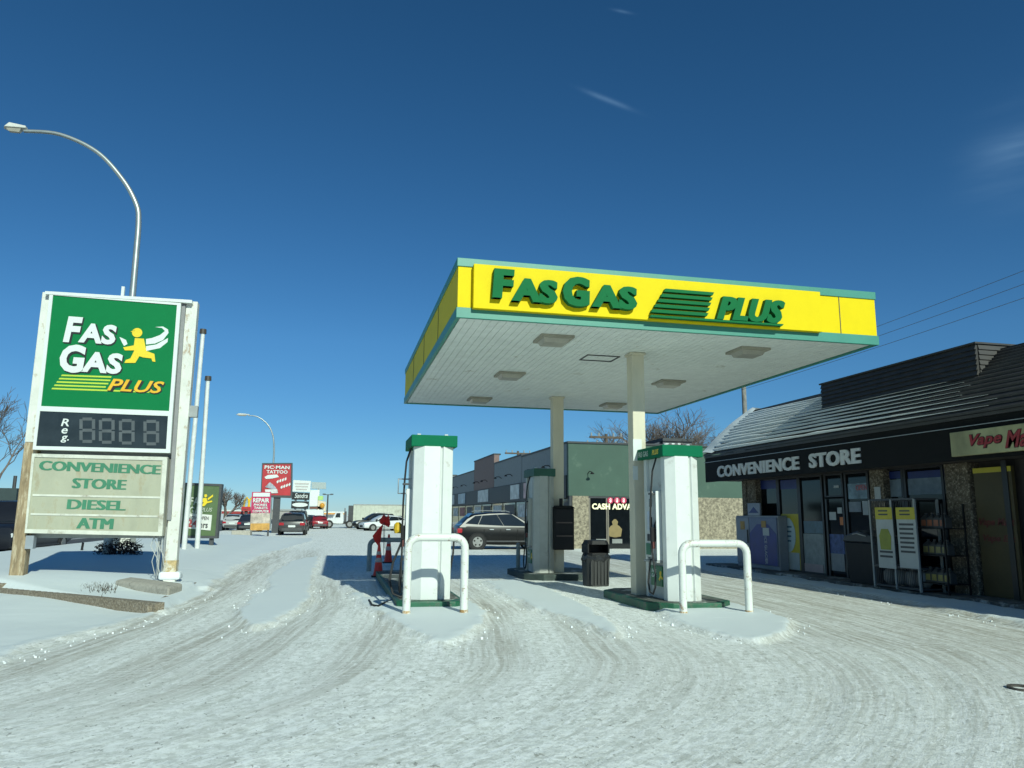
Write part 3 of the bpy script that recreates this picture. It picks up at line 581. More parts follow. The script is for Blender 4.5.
# windshield service box on the far post
x0, x1, yb = 5.34, 5.86, 18.62; sb = thing('service_box', 'black windshield service box fixed to the far canopy post', 'service box', (5.6, 18.8, .75))
m = MB(); m.box((x0, yb, .72), (x1, yb+.30, 1.75)); m.build('case', M_blk, sb, bevel=.02)
m = MB(); m.hexa([(x0-.03, yb-.03, 1.752), (x1+.03, yb-.03, 1.752), (x1+.03, yb+.31, 1.752), (x0-.03, yb+.31, 1.752)], [(x0+.06, yb+.03, 1.82), (x1-.06, yb+.03, 1.82), (x1-.06, yb+.28, 1.82), (x0+.06, yb+.28, 1.82)]); m.build('lid', M_blk, sb)
for zq, dq in ((1.38, .012), (1.05, .03)): m = MB(); m.box((x0+.05, yb-dq, zq), (x1-.05, yb-.002, zq+.03)); m.build('rim', mat('rim_brown', (.10, .07, .06), .5), sb)
m = MB(); m.cyl((x0+.2, yb+.1, 1.82), (x0+.2, yb+.1, 2.0), .045, n=10); m.build('squeegee_handle', M_blk, sb)

# ---------------------------------------------------------------- price sign on the bed
def q4(c, Y): return [PY(x, y, Y) for x, y in c]
def pslab(mb, c, Y, t, mi=0): return mb.slab(q4(c, Y), (0, 1, 0), t, mi)          # flat board seen through four corners, front at depth Y
def strip(c0, c1, w0, w1): return [c0, c1, w1, w0]
RA = .019; XR = ((math.cos(RA), 0, -math.sin(RA)), (math.sin(RA), 0, math.cos(RA)), (0, -1, 0))
def putr(mb, s_, x0, y0, x1, h, Y, d=.012, bold=.03, shear=0., mi=0, lift=0., fr=XR, fat=0.):
    a = PY(x0, y0, Y); c = PY(x0, y0-h, Y); b = PY(x1, y0+(x1-x0)*.035, Y); mb.text(s_, a, fr, (b-a).length, c.z-a.z, d, bold, shear, mi, lift, fat)
YS = 16.5
sg = thing('price_sign', 'tall green and cream station price sign on two posts in the snowy bed', 'pylon sign', (-4.7, 16.7, .3))
m = MB(); a, b = PY(9, 569, YS+.1), PY(45, 292, YS+.1); w_ = .25
m.hexa([(a.x, YS+.1, .1), (a.x+w_, YS+.1, .1), (a.x+w_, YS+.35, .1), (a.x, YS+.35, .1)], [(a.x, YS+.1, 2.9), (a.x+w_, YS+.1, 2.9), (a.x+w_, YS+.35, 2.9), (a.x, YS+.35, 2.9)]); m.build('timber_post', M_postw, sg, bevel=.02)
m = MB(); m.box((a.x+.004, YS+.105, 2.902), (a.x+w_-.004, YS+.345, b.z)); m.build('painted_post', M_postp, sg, bevel=.01)
a = PY(173.5, 440, YS+.1); xr0 = PY(163, 577, YS+.1).x; m = MB(); m.box((xr0, YS+.1, .1), (xr0+.225, YS+.33, PY(188, 301, YS+.1).z)); m.build('painted_post', M_postp, sg, bevel=.01)
m = MB(); m.box((xr0-.003, YS+.097, .3), (xr0+.228, YS+.333, .62)); m.build('rusty_foot', mat('post_rust', (.45, .33, .16), .8, var=.4, scale=8, dirt=(.7, .69, .6), damt=.4, dscale=7), sg)
m = MB(); m.box((xr0-.09, YS+.06, .24), (xr0+.32, YS+.40, .40)); m.build('foot_snow', M_snow, sg, bevel=.05)
m = MB(); pslab(m, [(45, 291), (192, 300), (192, 303), (45, 294)], YS-.03, .4); m.build('top_cap', M_signw, sg)
m = MB(); m.box((PY(121, 300, YS+.2).x, YS+.15, 5.8), (PY(124, 300, YS+.2).x, YS+.22, PY(122, 287, YS+.2).z)); m.build('lifting_lug', M_signw, sg)
gq = [(53, 295), (177, 305), (169, 411), (41, 406)]
def frame(name, outer, inner, Y, t, mt, par):
    m = MB()
    for i in range(4):
        j = (i+1) % 4; m.slab(q4([outer[i], outer[j], inner[j], inner[i]], Y), (0, 1, 0), t)
    return m.build(name, mt, par)
m = MB(); pslab(m, gq, YS, .30); gp = m.build('logo_panel', M_signg, sg)
frame('panel_frame', [(49.5, 293), (181, 303), (172.5, 414), (37, 408.5)], gq, YS-.02, .33, M_signw, sg)
m = MB(); pslab(m, [(182, 304), (185.5, 304.5), (171, 520), (167, 520)], YS+.06, .2); m.build('conduit_channel', mat('channel_grey', (.22, .22, .22), .6), sg)
Yt = YS-.004
blk, wht = MB(), MB()
for s_, x0, y0, x1, h, sh in (('F', 63, 342, 80, 26, .10), ('AS', 78, 342.5, 115, 20, .05), ('G', 58, 372, 83, 28.5, .05), ('AS', 81, 372, 121, 21, .05)):
    putr(blk, s_, x0+.5, y0+1.3, x1+1.2, h+.8, Yt, .006, .075, sh); putr(wht, s_, x0, y0, x1, h, Yt, .006, .045, sh, lift=.008)
blk.build('letter_shadow', M_black, gp); wht.build('white_lettering', M_signw, gp)
a_, b_ = MB(), MB(); putr(b_, 'PLUS', 107.5, 391.5, 164.5, 12.5, Yt, .006, .07, .3); putr(a_, 'PLUS', 107, 390.5, 163.5, 12.2, Yt, .006, .02, .3, lift=.008)
b_.build('letter_shadow', M_black, gp); a_.build('yellow_lettering', mat('plus_orange', (.72, .40, .015), .4), gp)
for i in range(5):
    y = 374.5+3.3*i; x0 = 61-2.4*i; x1 = (111, 110, 108, 105.5, 160)[i]; m = MB(); dy = (x1-x0)*.036
    pslab(m, [(x0+1, y), (x1+.6, y+dy), (x1, y+1.5+dy), (x0, y+1.5)], Yt-.002, .006); m.build('stripe', M_sylime, gp)
def emb(pts, dpt, name, mt, par): m = MB(); m.hexa(q4(pts, dpt), [p+Vector((0, .004, 0)) for p in q4(pts, dpt)]); return m.build(name, mt, par)
emb([(146, 339), (152, 338), (160, 335), (165, 331), (162, 328), (155, 327), (163, 326.5), (168, 329.5), (168.5, 333), (163, 340), (155, 343.5), (146, 344.5)], Yt-.002, 'speed_swoosh', M_signw, gp)
emb([(146, 346), (156, 344.5), (168, 338), (167.5, 342), (160, 348), (146, 351)], Yt-.002, 'speed_swoosh', M_signw, gp)
emb([(119.5, 337), (122, 338), (126, 340), (127.5, 344), (124, 346), (122, 342.5)], Yt-.002, 'nozzle_emblem', M_signw, gp)
c_ = PY(137.3, 332.8, Yt); m = MB(); m.cyl((c_.x, Yt-.012, c_.z), (c_.x, Yt-.007, c_.z), .098, n=20); m.prism([(-.13, .0), (-.05, .05), (-.05, .0)], (c_.x, Yt, c_.z+.01), XR, .007, .012)
rn = [(135, 338.2), (144, 338.8), (146.5, 351), (154.5, 354), (155.5, 362), (152.5, 361.5), (151.5, 358.5), (143, 357.5), (139.5, 356.3), (135.5, 363), (124.5, 363), (126, 360), (130.5, 358.5), (134.5, 350.5), (125, 350.5), (123.2, 347.5), (134, 345.5)]
rp = [PY(x, y, Yt) for x, y in rn]; m.hexa([p+Vector((0, -.012, 0)) for p in rp], [p+Vector((0, -.007, 0)) for p in rp]); m.build('runner_emblem', M_sygl, gp)
# unlit price display
pq = [(40, 411), (168, 416), (166, 449), (36, 446)]
m = MB(); pslab(m, pq, YS, .28); pp = m.build('price_panel', M_led, sg)
frame('panel_frame', [(37, 408.5), (172.5, 414), (170, 453), (32.5, 449.5)], pq, YS-.02, .32, M_signw, sg)
m = MB()
for s_, x, y, h in (('R', 61, 426, 7.5), ('e', 61.3, 433.5, 5.5), ('g.', 60.5, 442.5, 7)): putr(m, s_, x, y, x+(8 if s_ != 'e' else 6), h, Yt, .006, .012, .15)
m.build('white_lettering', M_signw, pp)
for k, x in enumerate((80, 99.5, 119.5, 144)):
    m = MB(); w_, h_ = 14.5, 25.5; y = 417.5+k*.8
    def bar(x0, y0, x1, y1): pslab(m, [(x0, y0), (x1, y0), (x1, y1), (x0, y1)], YS-.008, .006)
    for j in range(3): bar(x+2.5, y+j*11.2, x+w_-2.5, y+3+j*11.2)
    for sx in (x-.6, x+w_-2.6):
        for j in range(2): bar(sx, y+1.6+j*11.2, sx+3.2, y+11.4+j*11.2)
    m.build('unlit_digit', M_seg, pp)
# cream reader board
rq = [(34.5, 457), (162.5, 460.5), (158, 532), (27, 529)]
m = MB(); pslab(m, rq, YS, .28); rb = m.build('reader_panel', M_cream, sg)
frame('panel_frame', [(32, 453.5), (167.5, 457), (162, 536), (24.5, 533)], rq, YS-.02, .32, mat('frame_grimy', (.56, .56, .48), .6, var=.15, dirt=(.3, .27, .2), damt=.2), sg)
for x0, y0, x1, y1 in ((32.5, 494, 160, 496.5), (30.5, 513, 159, 515.5)):
    m = MB(); pslab(m, [(x0, y0), (x1, y1), (x1, y1+2), (x0, y0+2)], YS-.012, .01); m.build('letter_rail', mat('frame_grimy', (.56, .56, .48), .6), rb)
for s_, x0, y0, x1, h in (('CONVENIENCE', 38.5, 470, 160.5, 9.5), ('STORE', 71.5, 488, 126, 10), ('DIESEL', 66.5, 509, 125.5, 9.8), ('ATM', 76, 528.3, 113, 10.5)): m = MB(); putr(m, s_, x0, y0, x1, h, Yt, .006, 0., fat=.2); m.build('green_lettering', M_fadeg, rb)
m = MB(); m.box((PY(25, 533, YS).x, YS+.28, 1.05), (PY(165, 533, YS).x, YS+.34, 5.7)); m.build('back_sheet', M_grey, sg)
m = MB()
for x, z0, z1 in ((xr0-.16, .25, 1.2), (xr0-.07, .25, 1.2)): m.tube([(x, YS+.3, z0), (x+.01, YS+.3, .7), (x, YS+.3, z1)], .03, 8)
m.build('conduit_pair', M_met, sg, smooth=True); 
m = MB()
for k in range(5): x = xr0-.28+.05*k; m.tube([(x, YS+.2, 1.15), (x+random.uniform(-.08, .12), YS+.15, .9), (x+random.uniform(-.05, .22), YS+.1, .6), (xr0-.15+.05*k, YS+.1, .33)], .008, 5)
m.build('hanging_cable', mat('cable_pale', (.45, .45, .42), .6), sg)
a = PY(31, 541, YS+.1); m = MB(); m.box((a.x-.08, YS+.05, .85), (a.x+.06, YS+.2, 1.1)); m.build('junction_box', M_met, sg)
a = PY(187, 411, YS+.1); m = MB(); m.box((a.x, YS+.12, a.z-.12), (a.x+.2, YS+.25, a.z+.12)); m.build('junction_box', M_grey, sg, bevel=.01)
# concrete footing of the right post
f0, f1 = PG(183, 586, .2), PG(150, 591, .16)
fa, fb, fc = PG(115, 580, .29), PG(169, 587, .29), PG(183, 583, .29); fq = [fa, fb, fc, fa+fc-fb]
ft = MB(); ft.hexa([(p.x, p.y, -.1) for p in fq], [(p.x, p.y, .29) for p in fq]); tag(ft.build('concrete_footing', M_conc, bevel=.05), 'grey concrete footing block under the right post of the price sign', 'footing')

# bush, small stake, box on the bed
def scatter_bush(label, cat, c, rx, rz, n, mt, name, seed):
    rr = random.Random(seed); m = MB()
    for i in range(n):
        th, ph, k = rr.uniform(0, math.tau), rr.uniform(.0, 1.0), rr.random()**.5
        p = Vector((c.x+rx*k*math.cos(th), c.y+rx*.7*k*math.sin(th), c.z+rz*ph*(1-k*.55)*1.2)); d = Vector((rr.uniform(-1, 1), rr.uniform(-1, 1), rr.uniform(-.3, 1))).normalized()*rr.uniform(.05, .12); s = d.orthogonal().normalized()*rr.uniform(.012, .03)
        m.add([p-s, p+s, p+d], [(0, 1, 2)])
    for i in range(24):
        th = rr.uniform(0, math.tau); m.tube([(c.x, c.y, c.z-.1), (c.x+rx*.5*math.cos(th), c.y+rx*.4*math.sin(th), c.z+rz*.5), (c.x+rx*.95*math.cos(th), c.y+rx*.7*math.sin(th), c.z+rz*rr.uniform(.4, 1))], [.012, .009, .004], 4)
    return tag(m.build(name, mt), label, cat)
c = PG(118, 556, .33); scatter_bush('low dark bare shrub in the snow behind the price sign', 'shrub', c, .62, .5, 900, mat('dark_twigs', (.035, .02, .018), .9, var=.4), 'shrub', 3)
c = PG(81, 553, .3); m = MB(); m.cyl((c.x, c.y, .2), (c.x+.03, c.y, .62), .04, .035, n=8); tag(m.build('ground_stake', M_blk), 'short black stake in the snow left of the dark shrub', 'stake')
a = PY(106, 549, 30); m = MB(); m.box((a.x, 30, .1), (a.x+.75, 30.9, 1.28)); tag(m.build('utility_cabinet', mat('cabinet_pale', (.55, .54, .47), .7), bevel=.02), 'pale square utility cabinet beyond the dark shrub behind the sign', 'utility cabinet')

# ---------------------------------------------------------------- flagpoles, street lights
def flagpole(label, x0, y0, x1, y1, Y):
    a, b = PY(x0, y0, Y), PY(x1, y1, Y); zz = .22; root = thing('flagpole', label, 'flagpole', (a.x, Y, zz), 'bare white flagpoles beside the price sign')
    m = MB(); m.cyl((a.x, Y, 0), (b.x, Y, b.z), .088, .07, 12); m.build('pole', mat('flagpole_white', (.64, .65, .62), .4), root, smooth=True)
    m = MB(); m.cyl((b.x, Y, b.z-.02), (b.x, Y, b.z+.14), .12, .11, 10); m.build('truck_cap', mat('cap_brown', (.05, .04, .03), .6), root)
    m = MB(); m.tube([(a.x-.12, Y-.06, 1.3), (a.x-.1, Y-.06, b.z*.6), (b.x-.09, Y-.04, b.z)], .006, 4); m.build('halyard', M_wire, root)
    m = MB(); m.cyl((a.x, Y, zz-.05), (a.x, Y, zz+.05), .16, .15, 14); m.build('base_ring', M_snow, root)
flagpole('taller bare white flagpole with dark cap, nearer the price sign', 183.5, 553, 203, 333, 28.4)
flagpole('shorter bare white flagpole with dark cap, right of the taller one', 197, 551, 208, 380, 29.3)
def street_light(label, pts, Y, base_z, r0, r1, head, hl=.55):
    P3 = [PY(x, y, Y) for x, y in pts]; b = P3[-1]; root = thing('street_light', label, 'street light', (b.x, Y, base_z))
    # smooth arm through the traced bend
    def cat(ps, n=8):
        out = []
        for i in range(len(ps)-1):
            p0, p1, p2, p3 = ps[max(i-1, 0)], ps[i], ps[i+1], ps[min(i+2, len(ps)-1)]
            for k in range(n):
                t = k/n; out.append(.5*((2*p1)+(p2-p0)*t+(2*p0-5*p1+4*p2-p3)*t*t+(3*p1-p0-3*p2+p3)*t**3))
        return out+[ps[-1]]
    cv = cat(P3); arm = [p for p in cv]; n = len(arm)
    m = MB(); m.tube([Vector((b.x, Y, base_z)), Vector((b.x, Y, b.z))], [r0, r1], 12); m.build('pole', M_alum, root, smooth=True)
    m = MB(); m.tube(arm, [r1*.55+(r1*.45)*i/(n-1) for i in range(n)], 10); m.build('arm', M_alum, root, smooth=True)
    h = arm[0]; m = MB(); m.hexa([h+Vector((.12*hl, -.10, .06)), h+Vector((.12*hl, .10, .06)), h+Vector((-hl*.9, .15, .02)), h+Vector((-hl, 0, 0)), h+Vector((-hl*.9, -.15, .02))],
                                [h+Vector((.12*hl, -.09, .14)), h+Vector((.12*hl, .09, .14)), h+Vector((-hl*.7, .11, .19)), h+Vector((-hl*.8, 0, .19)), h+Vector((-hl*.7, -.11, .19))]); hd = m.build('lamp_head', mat('lamp_head_grey', (.5, .5, .46), .5), root, bevel=.02)
    m = MB(); m.hexa([h+Vector((-.1*hl, -.09, .03)), h+Vector((-.1*hl, .09, .03)), h+Vector((-hl*.85, .1, .01)), h+Vector((-hl*.85, -.1, .01))], [h+Vector((-.2*hl, -.05, -.07)), h+Vector((-.2*hl, .05, -.07)), h+Vector((-hl*.7, .06, -.07)), h+Vector((-hl*.7, -.06, -.07))]); m.build('lens', M_lens, hd)
    m = MB(); m.cyl((b.x, Y, base_z), (b.x, Y, base_z+.12), r0*1.6, n=12); m.build('base_plate', M_met, root)
street_light('tall curved street light rising behind the price sign, lamp to the left', [(24, 131), (60, 134.5), (97, 152), (123, 180), (136.5, 205), (138.5, 222), (136.5, 250), (132.5, 296)], 24, .1, .13, .095, True)
street_light('distant curved street light behind the red tattoo sign', [(248, 415.5), (258, 417), (268, 425), (273, 436), (274, 450), (273.5, 462)], 80, 0, .13, .09, True, 1.2)

# ---------------------------------------------------------------- roadside signs
def board(label, name, cat, c, Y, t, col, legs, base=.15, edge=None):
    q = q4(c, Y); cx = sum(p.x for p in q)/4; root = thing(name, label, cat, (cx, Y, base))
    m = MB(); m.slab(q, (0, 1, 0), t); bd = m.build('panel', col, root)
    if edge: frame('panel_frame', edge, c, Y-.03, t+.06, M_dk, root)
    for x, w in legs:
        a = PY(x, c[2][1], Y); m = MB(); m.box((a.x-w/2, Y+t*.2, base-.2), (a.x+w/2, Y+t*.8, max(p.z for p in q)*.6)); m.build('leg', M_dk, root)
    return root, bd
Y = 32
hr, bd = board('olive green roadside billboard announcing 24 hrs, behind the flagpoles', 'billboard', 'billboard', [(183, 485), (219.5, 486), (215, 536), (179, 535.5)], Y, .45, mat('olive_panel', (.075, .125, .045), .5, var=.2, scale=1.5), [(180.5, .14), (211, .14)], .15, [(181, 482.5), (222, 484), (217, 538.5), (177, 538)])
m = MB(); putr(m, 'FAS', 190, 505, 202, 8, Y-.01, .02, .02); putr(m, 'GAS', 189, 514.5, 202.5, 8, Y-.01, .02, .02); putr(m, 'PLUS', 201, 510.5+1, 212, 4, Y-.01, .02, .01, .2); m.build('lettering', mat('faded_letter', (.42, .45, .36), .6), bd)
m = MB(); pslab(m, [(186, 513), (212, 515), (210.5, 530.5), (184.5, 528)], Y-.03, .03); pn = m.build('notice', mat('notice_white', (.62, .62, .56), .6), bd)
m = MB(); putr(m, 'NOW OPEN', 188, 519.5, 208.5, 3.6, Y-.04, .01, .01); putr(m, 'hrs', 199.5, 528, 207.5, 6.5, Y-.04, .01, .02); m.build('grey_lettering', M_dk, pn)
m = MB(); putr(m, '24', 186.5, 527, 198, 8, Y-.04, .01, .05); m.build('red_lettering', mat('faded_red', (.30, .05, .05), .6), pn)
m = MB()
for q_ in ([(204.5, 494.5), (206.5, 494.2), (207.3, 496), (206, 497.5), (204.4, 496.8)], [(203.5, 498), (206.5, 498), (207.5, 501.5), (212, 500.5), (212.2, 502), (207, 503.3), (204.5, 506), (200.5, 506.5), (203.8, 502.5), (200.5, 501.5), (200.2, 500.3)], [(207.5, 498.5), (213, 494.5), (213, 496.5), (208, 500.3)]): m.hexa(q4(q_, Y-.03), q4(q_, Y))
m.build('runner_emblem', M_sygl, bd)
Y = 66
hr, bd = board('large red tattoo shop sign on a single dark post', 'tattoo_sign', 'sign', [(263, 464.5), (291, 464), (290.5, 495.5), (261.5, 495)], Y, .5, mat('sign_red', (.42, .025, .03), .45, var=.25, scale=.8), [(277, .55)], .1, [(262, 463), (292.3, 462.8), (292, 498), (260.5, 497)])
m = MB(); putr(m, 'PIC·MAN', 264.5, 468.8, 289.5, 3.4, Y-.02, .03, .03, fr=XF); putr(m, 'TATTOO', 266.5, 473.4, 287.5, 3.4, Y-.02, .03, .03, fr=XF)
m.hexa(q4([(264.5, 477), (268, 475), (277, 474.5), (279, 477), (272, 478.5), (266, 479)], Y-.05), q4([(264.5, 477), (268, 475), (277, 474.5), (279, 477), (272, 478.5), (266, 479)], Y))
for dx, dy in ((276.5, 481.5), (280.5, 487)):
    for k in range(4): a = (dx+2.6*k, dy-.9*k); m.hexa(q4([a, (a[0]+1.9, a[1]-1.8), (a[0]+2.2, a[1]+.6), (a[0]+.6, a[1]+2)], Y-.05), q4([a, (a[0]+1.9, a[1]-1.8), (a[0]+2.2, a[1]+.6), (a[0]+.6, a[1]+2)], Y))
m.build('white_lettering', M_signw, bd)
m = MB(); pslab(m, [(265, 487), (270, 482), (275, 486.5), (278, 491), (272, 494), (266, 493)][:4], Y-.05, .04); m.build('grey_artwork', mat('art_grey', (.30, .32, .36), .6, var=.5, scale=5), bd)
m = MB(); pslab(m, [(265, 489.5), (277, 489), (278, 493), (265.5, 493.5)], Y-.07, .04); m.build('white_artwork', mat('art_white', (.6, .6, .58), .6, var=.3, scale=4), bd)
Y = 56
hr, bd = board('portable magenta and yellow phone repair sign in front of the red sign', 'repair_sign', 'sign', [(252, 492), (271, 492), (270, 513), (250.8, 513)], Y, .25, mat('sign_magenta', (.45, .02, .09), .5, var=.1), [(251.5, .12), (269, .12)], .0)
m = MB(); pslab(m, [(253.3, 492.8), (270, 492.8), (269.7, 496.6), (253, 496.6)], Y-.03, .03); m.build('white_header', M_signw, bd)
m = MB(); pslab(m, [(250.8, 513.2), (270, 513.2), (269.3, 530), (250, 530.5)], Y, .2); lo = m.build('lower_panel', mat('poster_mix', (.42, .36, .30), .6, var=.55, scale=2.2), hr)
m = MB(); pslab(m, [(250.6, 523.5), (269.6, 523.3), (269.3, 530), (250.2, 530.5)], Y-.03, .03); m.build('yellow_footer', mat('footer_yellow', (.50, .27, .06), .6, var=.3, scale=3), lo)
m = MB(); putr(m, 'REPAIR', 253, 502.4, 269.2, 4.4, Y-.02, .03, .04, fr=XF); putr(m, 'PHONES', 253.8, 506, 267, 2.5, Y-.02, .03, .03, fr=XF); putr(m, 'TABLETS', 254, 509, 267.5, 2.4, Y-.02, .03, .03, fr=XF); putr(m, 'COMPUTER', 252.5, 512.4, 268.8, 2.5, Y-.02, .03, .03, fr=XF); m.build('white_lettering', M_signw, bd)
Y = 84
tn = thing('tenant_sign', 'stacked white and black tenant sign behind the parked grey vehicle', 'sign', (PY(302, 500, Y).x, Y, 0))
for nm, c, mt in (('white_panel', [(293.5, 480), (311, 481), (310, 492), (292.5, 491.5)], M_signw), ('black_panel', [(292.5, 492), (309.7, 493), (309, 500), (291.5, 499.5)], M_black), ('black_panel', [(291.5, 501), (309, 501.5), (308, 509), (291, 508.5)], M_black)):
    m = MB(); pslab(m, c, Y, .6); o = m.build(nm, mt, tn)
    m = MB()
    if nm == 'white_panel':
        for k in range(3): pslab(m, [(295+k*.5, 483+k*2.8), (309-k, 483.2+k*2.8), (309-k, 484.3+k*2.8), (295+k*.5, 484.1+k*2.8)], Y-.04, .03)
        m.build('faint_line', mat('faint_grey', (.45, .42, .40), .6), o)
    elif c[0][1] < 500: putr(m, 'Sandra', 294.5, 498, 307.5, 4.8, Y-.04, .03, .01, .3, fr=XF); m.build('script_lettering', M_signw, o)
    else: m.lathe([(0, -.03), (1, -.03), (1, 0), (0, 0)], (0, 0, 0), 20); m.v = [(PY(300, 504.8, Y).x+v[0]*.80, Y-.03+v[2], PY(300, 504.8, Y).z+v[1]*.22) for v in m.v]; m.build('white_oval', M_signw, o)
for x in (295, 305): a = PY(x, 509, Y); m = MB(); m.box((a.x-.12, Y+.2, 0), (a.x+.12, Y+.4, a.z+1.5)); m.build('leg', M_met, tn)
Y = 120
ts = thing('plaza_sign', 'distant white and grey plaza sign tower with an orange ball', 'sign', (PY(315, 500, Y).x, Y, 0))
for nm, c, mt in (('grey_panel', [(311.5, 482), (326, 482.5), (326, 489), (311.5, 488.5)], mat('plaza_grey', (.33, .38, .37), .6)), ('white_panel', [(310, 490), (318, 490), (317.5, 506), (309.5, 506)], M_signw), ('green_panel', [(318.2, 496), (323.3, 496), (323, 500), (318, 500)], mat('plaza_green', (.35, .55, .18), .6)),
                   ('brown_panel', [(309.5, 506.5), (322, 506.5), (322, 509), (309.5, 509)], mat('plaza_brown', (.13, .05, .03), .6)), ('cream_panel', [(317.8, 500.3), (326, 502), (325.5, 511), (317.6, 511)], mat('plaza_cream', (.62, .54, .4), .6))):
    m = MB(); pslab(m, c, Y, .8); m.build(nm, mt, ts)
c = PY(322.2, 505.5, Y-.5); m = MB(); m.lathe([(0, -.4), (.28, -.28), (.4, 0), (.28, .28), (0, .4)], c, 12); m.build('orange_ball', mat('ball_orange', (.6, .27, .02), .5), ts, smooth=True)
a = PY(317.5, 509, Y); m = MB(); m.box((a.x-.15, Y+.2, 0), (a.x+.15, Y+.5, a.z+4)); m.build('leg', M_signw, ts)
Y = 115
ar = thing('arch_sign', 'distant yellow double arch sign over a red board', 'sign', (PY(248, 510, Y).x, Y, 0))
m = MB()
for x in (246.2, 251.0):
    a = PY(x, 510, Y); m.tube([Vector((a.x+dx*.42, Y, PY(x, 510-dz, Y).z)) for dx, dz in ((-.95, 0), (-.85, 5), (-.55, 10), (0, 12.8), (.55, 10), (.85, 5), (.95, 0))], .14, 8)
m.build('arch_pair', mat('arch_yellow', (.75, .48, .03), .5), ar)
m = MB(); pslab(m, [(241.3, 506.7), (250.5, 506.7), (250.5, 511), (241.3, 511)], Y-.3, .5); m.build('red_board', mat('board_red', (.45, .02, .02), .5), ar)
a = PY(246, 511, Y); m = MB(); m.box((a.x-.2, Y, 0), (a.x+.2, Y+.3, a.z)); m.build('leg', M_dk, ar)
# long low wall block in the snow
a = PY(231, 538, 52); m = MB(); b = PY(250, 536, 52); m.box((a.x, 52, 0), (b.x, 53.2, PY(240, 530.5, 52).z)); tag(m.build('concrete_barrier', M_conc, bevel=.04), 'grey concrete barrier block left of the repair sign', 'barrier')

# ---------------------------------------------------------------- convenience store on the right
M_stone = mat('rubble_stone', (.11, .088, .06), .95, var=.55, scale=16, dirt=(.42, .36, .27), damt=.3, dscale=22, bump=.7, bscale=24)
M_roofm = mat('dark_metal_roof', (.052, .048, .045), .5, .2, var=.25, scale=3)
M_fas = mat('black_fascia', (.005, .005, .005), .7, var=.2, spec=.2)
M_frm = mat('dark_door_frame', (.018, .018, .018), .4)
M_poy = mat('poster_yellow', (.48, .40, .03), .5, var=.1); M_pow = mat('poster_white', (.40, .42, .41), .5, var=.08); M_pob = mat('poster_blue', (.012, .03, .16), .45, var=.15)
XE, XG, YN, YF = 11.4, 12.5, 2.5, 22.4
st = thing('convenience_store', 'single storey store with dark ribbed metal roof on the right', 'shop', (13.5, 12, 0))
m = MB(); m.box((XG+.12, YN, 0), (20, YF-.9, 4.2)); m.build('wall', mat('store_wall', (.06, .05, .045), .9), st)
prof = [(0, 3.49), (.25, 3.86), (.65, 4.36), (1.15, 4.84)]
m = MB(); sn = MB(); nC = 15
def at_d(d):
    for (a, za), (b, zb) in zip(prof, prof[1:]):
        if d <= b+1e-9: return za+(zb-za)*(d-a)/(b-a)
for i in range(nC):          # overlapping metal courses running along the eave, each lipping over the next
    d0, d1 = 1.15*i/nC, 1.15*(i+1)/nC; z0, z1 = at_d(d0), at_d(d1)
    A0, A1 = (XE+d0, YF-d0), (XE+d1, YF-d1)
    m.add([(A0[0], YN, z0), (A0[0], A0[1], z0), (A0[0], A0[1], z0+.045), (A0[0], YN, z0+.045), (A1[0]+.03, YN, z1+.01), (A1[0]+.03, A1[1]-.03, z1+.01)],
          [(0, 1, 2, 3), (3, 2, 5, 4)])
    m.add([(XE+d0, YF-d0, z0), (20, YF-d0, z0), (20, YF-d0, z0+.045), (XE+d0, YF-d0, z0+.045), (20, YF-d1-.03, z1+.01), (XE+d1+.03, YF-d1-.03, z1+.01)], [(0, 1, 2, 3), (3, 2, 5, 4)])
m.box((XE+1.15, YN, 4.5), (20, YF-1.15, 4.87)); m.box((XE+.02, YN, 3.42), (XE+1.2, YF-.02, 3.48)); rf = m.build('roof', M_roofm, st)
for i in range(1, nC-1):     # wind-packed snow caught on the lips of the lower courses
    d0 = 1.15*i/nC; z0 = at_d(d0); ya = YF-d0-.1; yb = 10.2+.30*i+random.uniform(0, .9)
    y = ya; m = sn; hf = lambda q: .095*min(1, max(0, 1.3*(q-yb)/(ya-yb)))
    hA = hf(y)
    while y > yb+.02:
        y2 = max(yb, y-random.uniform(.4, 1.0)); hB = hf(y2)*random.uniform(.75, 1.2) if y2 > yb else 0
        m.hexa([(XE+d0-.035, y2, z0-.004), (XE+d0-.035, y, z0-.004), (XE+d0-.002, y, z0), (XE+d0-.002, y2, z0)],
               [(XE+d0-.04, y2, z0+hB*.7), (XE+d0-.04, y, z0+hA*.7), (XE+d0-.002, y, z0+hA+.001), (XE+d0-.002, y2, z0+hB+.001)]); y = y2; hA = hB
sn.build('snow_line', M_snow, rf)
m = MB(); hv = []; nH = 16        # snow blown over the far hip
for i in range(nH+1):
    d = -.04+1.2*i/nH; z = at_d(max(0, min(1.15, d)))+.055; wv = (.72-.5*i/nH)*(1+.2*math.sin(i*2.3)+.12*math.sin(i*5.1))
    hv += [(XE+d-.02, YF-d-wv, z+.0), (XE+d-.03, YF-d-wv*.5, z+.05), (XE+d-.02, YF-d, z+.07), (XE+d+.6, YF-d+.06, z+.05), (20, YF-d+.03, z+.05)]
m.add(hv, [(i*5+k, i*5+k+1, (i+1)*5+k+1, (i+1)*5+k) for i in range(nH) for k in range(4)]); m.build('hip_snow', M_snow, rf, smooth=True)
m = MB(); dz0, dz1 = 4.22, 4.97; xd = 11.98; y0, y1 = 12.05, 16.95      # raised louvred box on the roof
m.box((xd+.03, y0+.01, dz0), (13.1, y1-.01, dz1-.03)); nl = 7
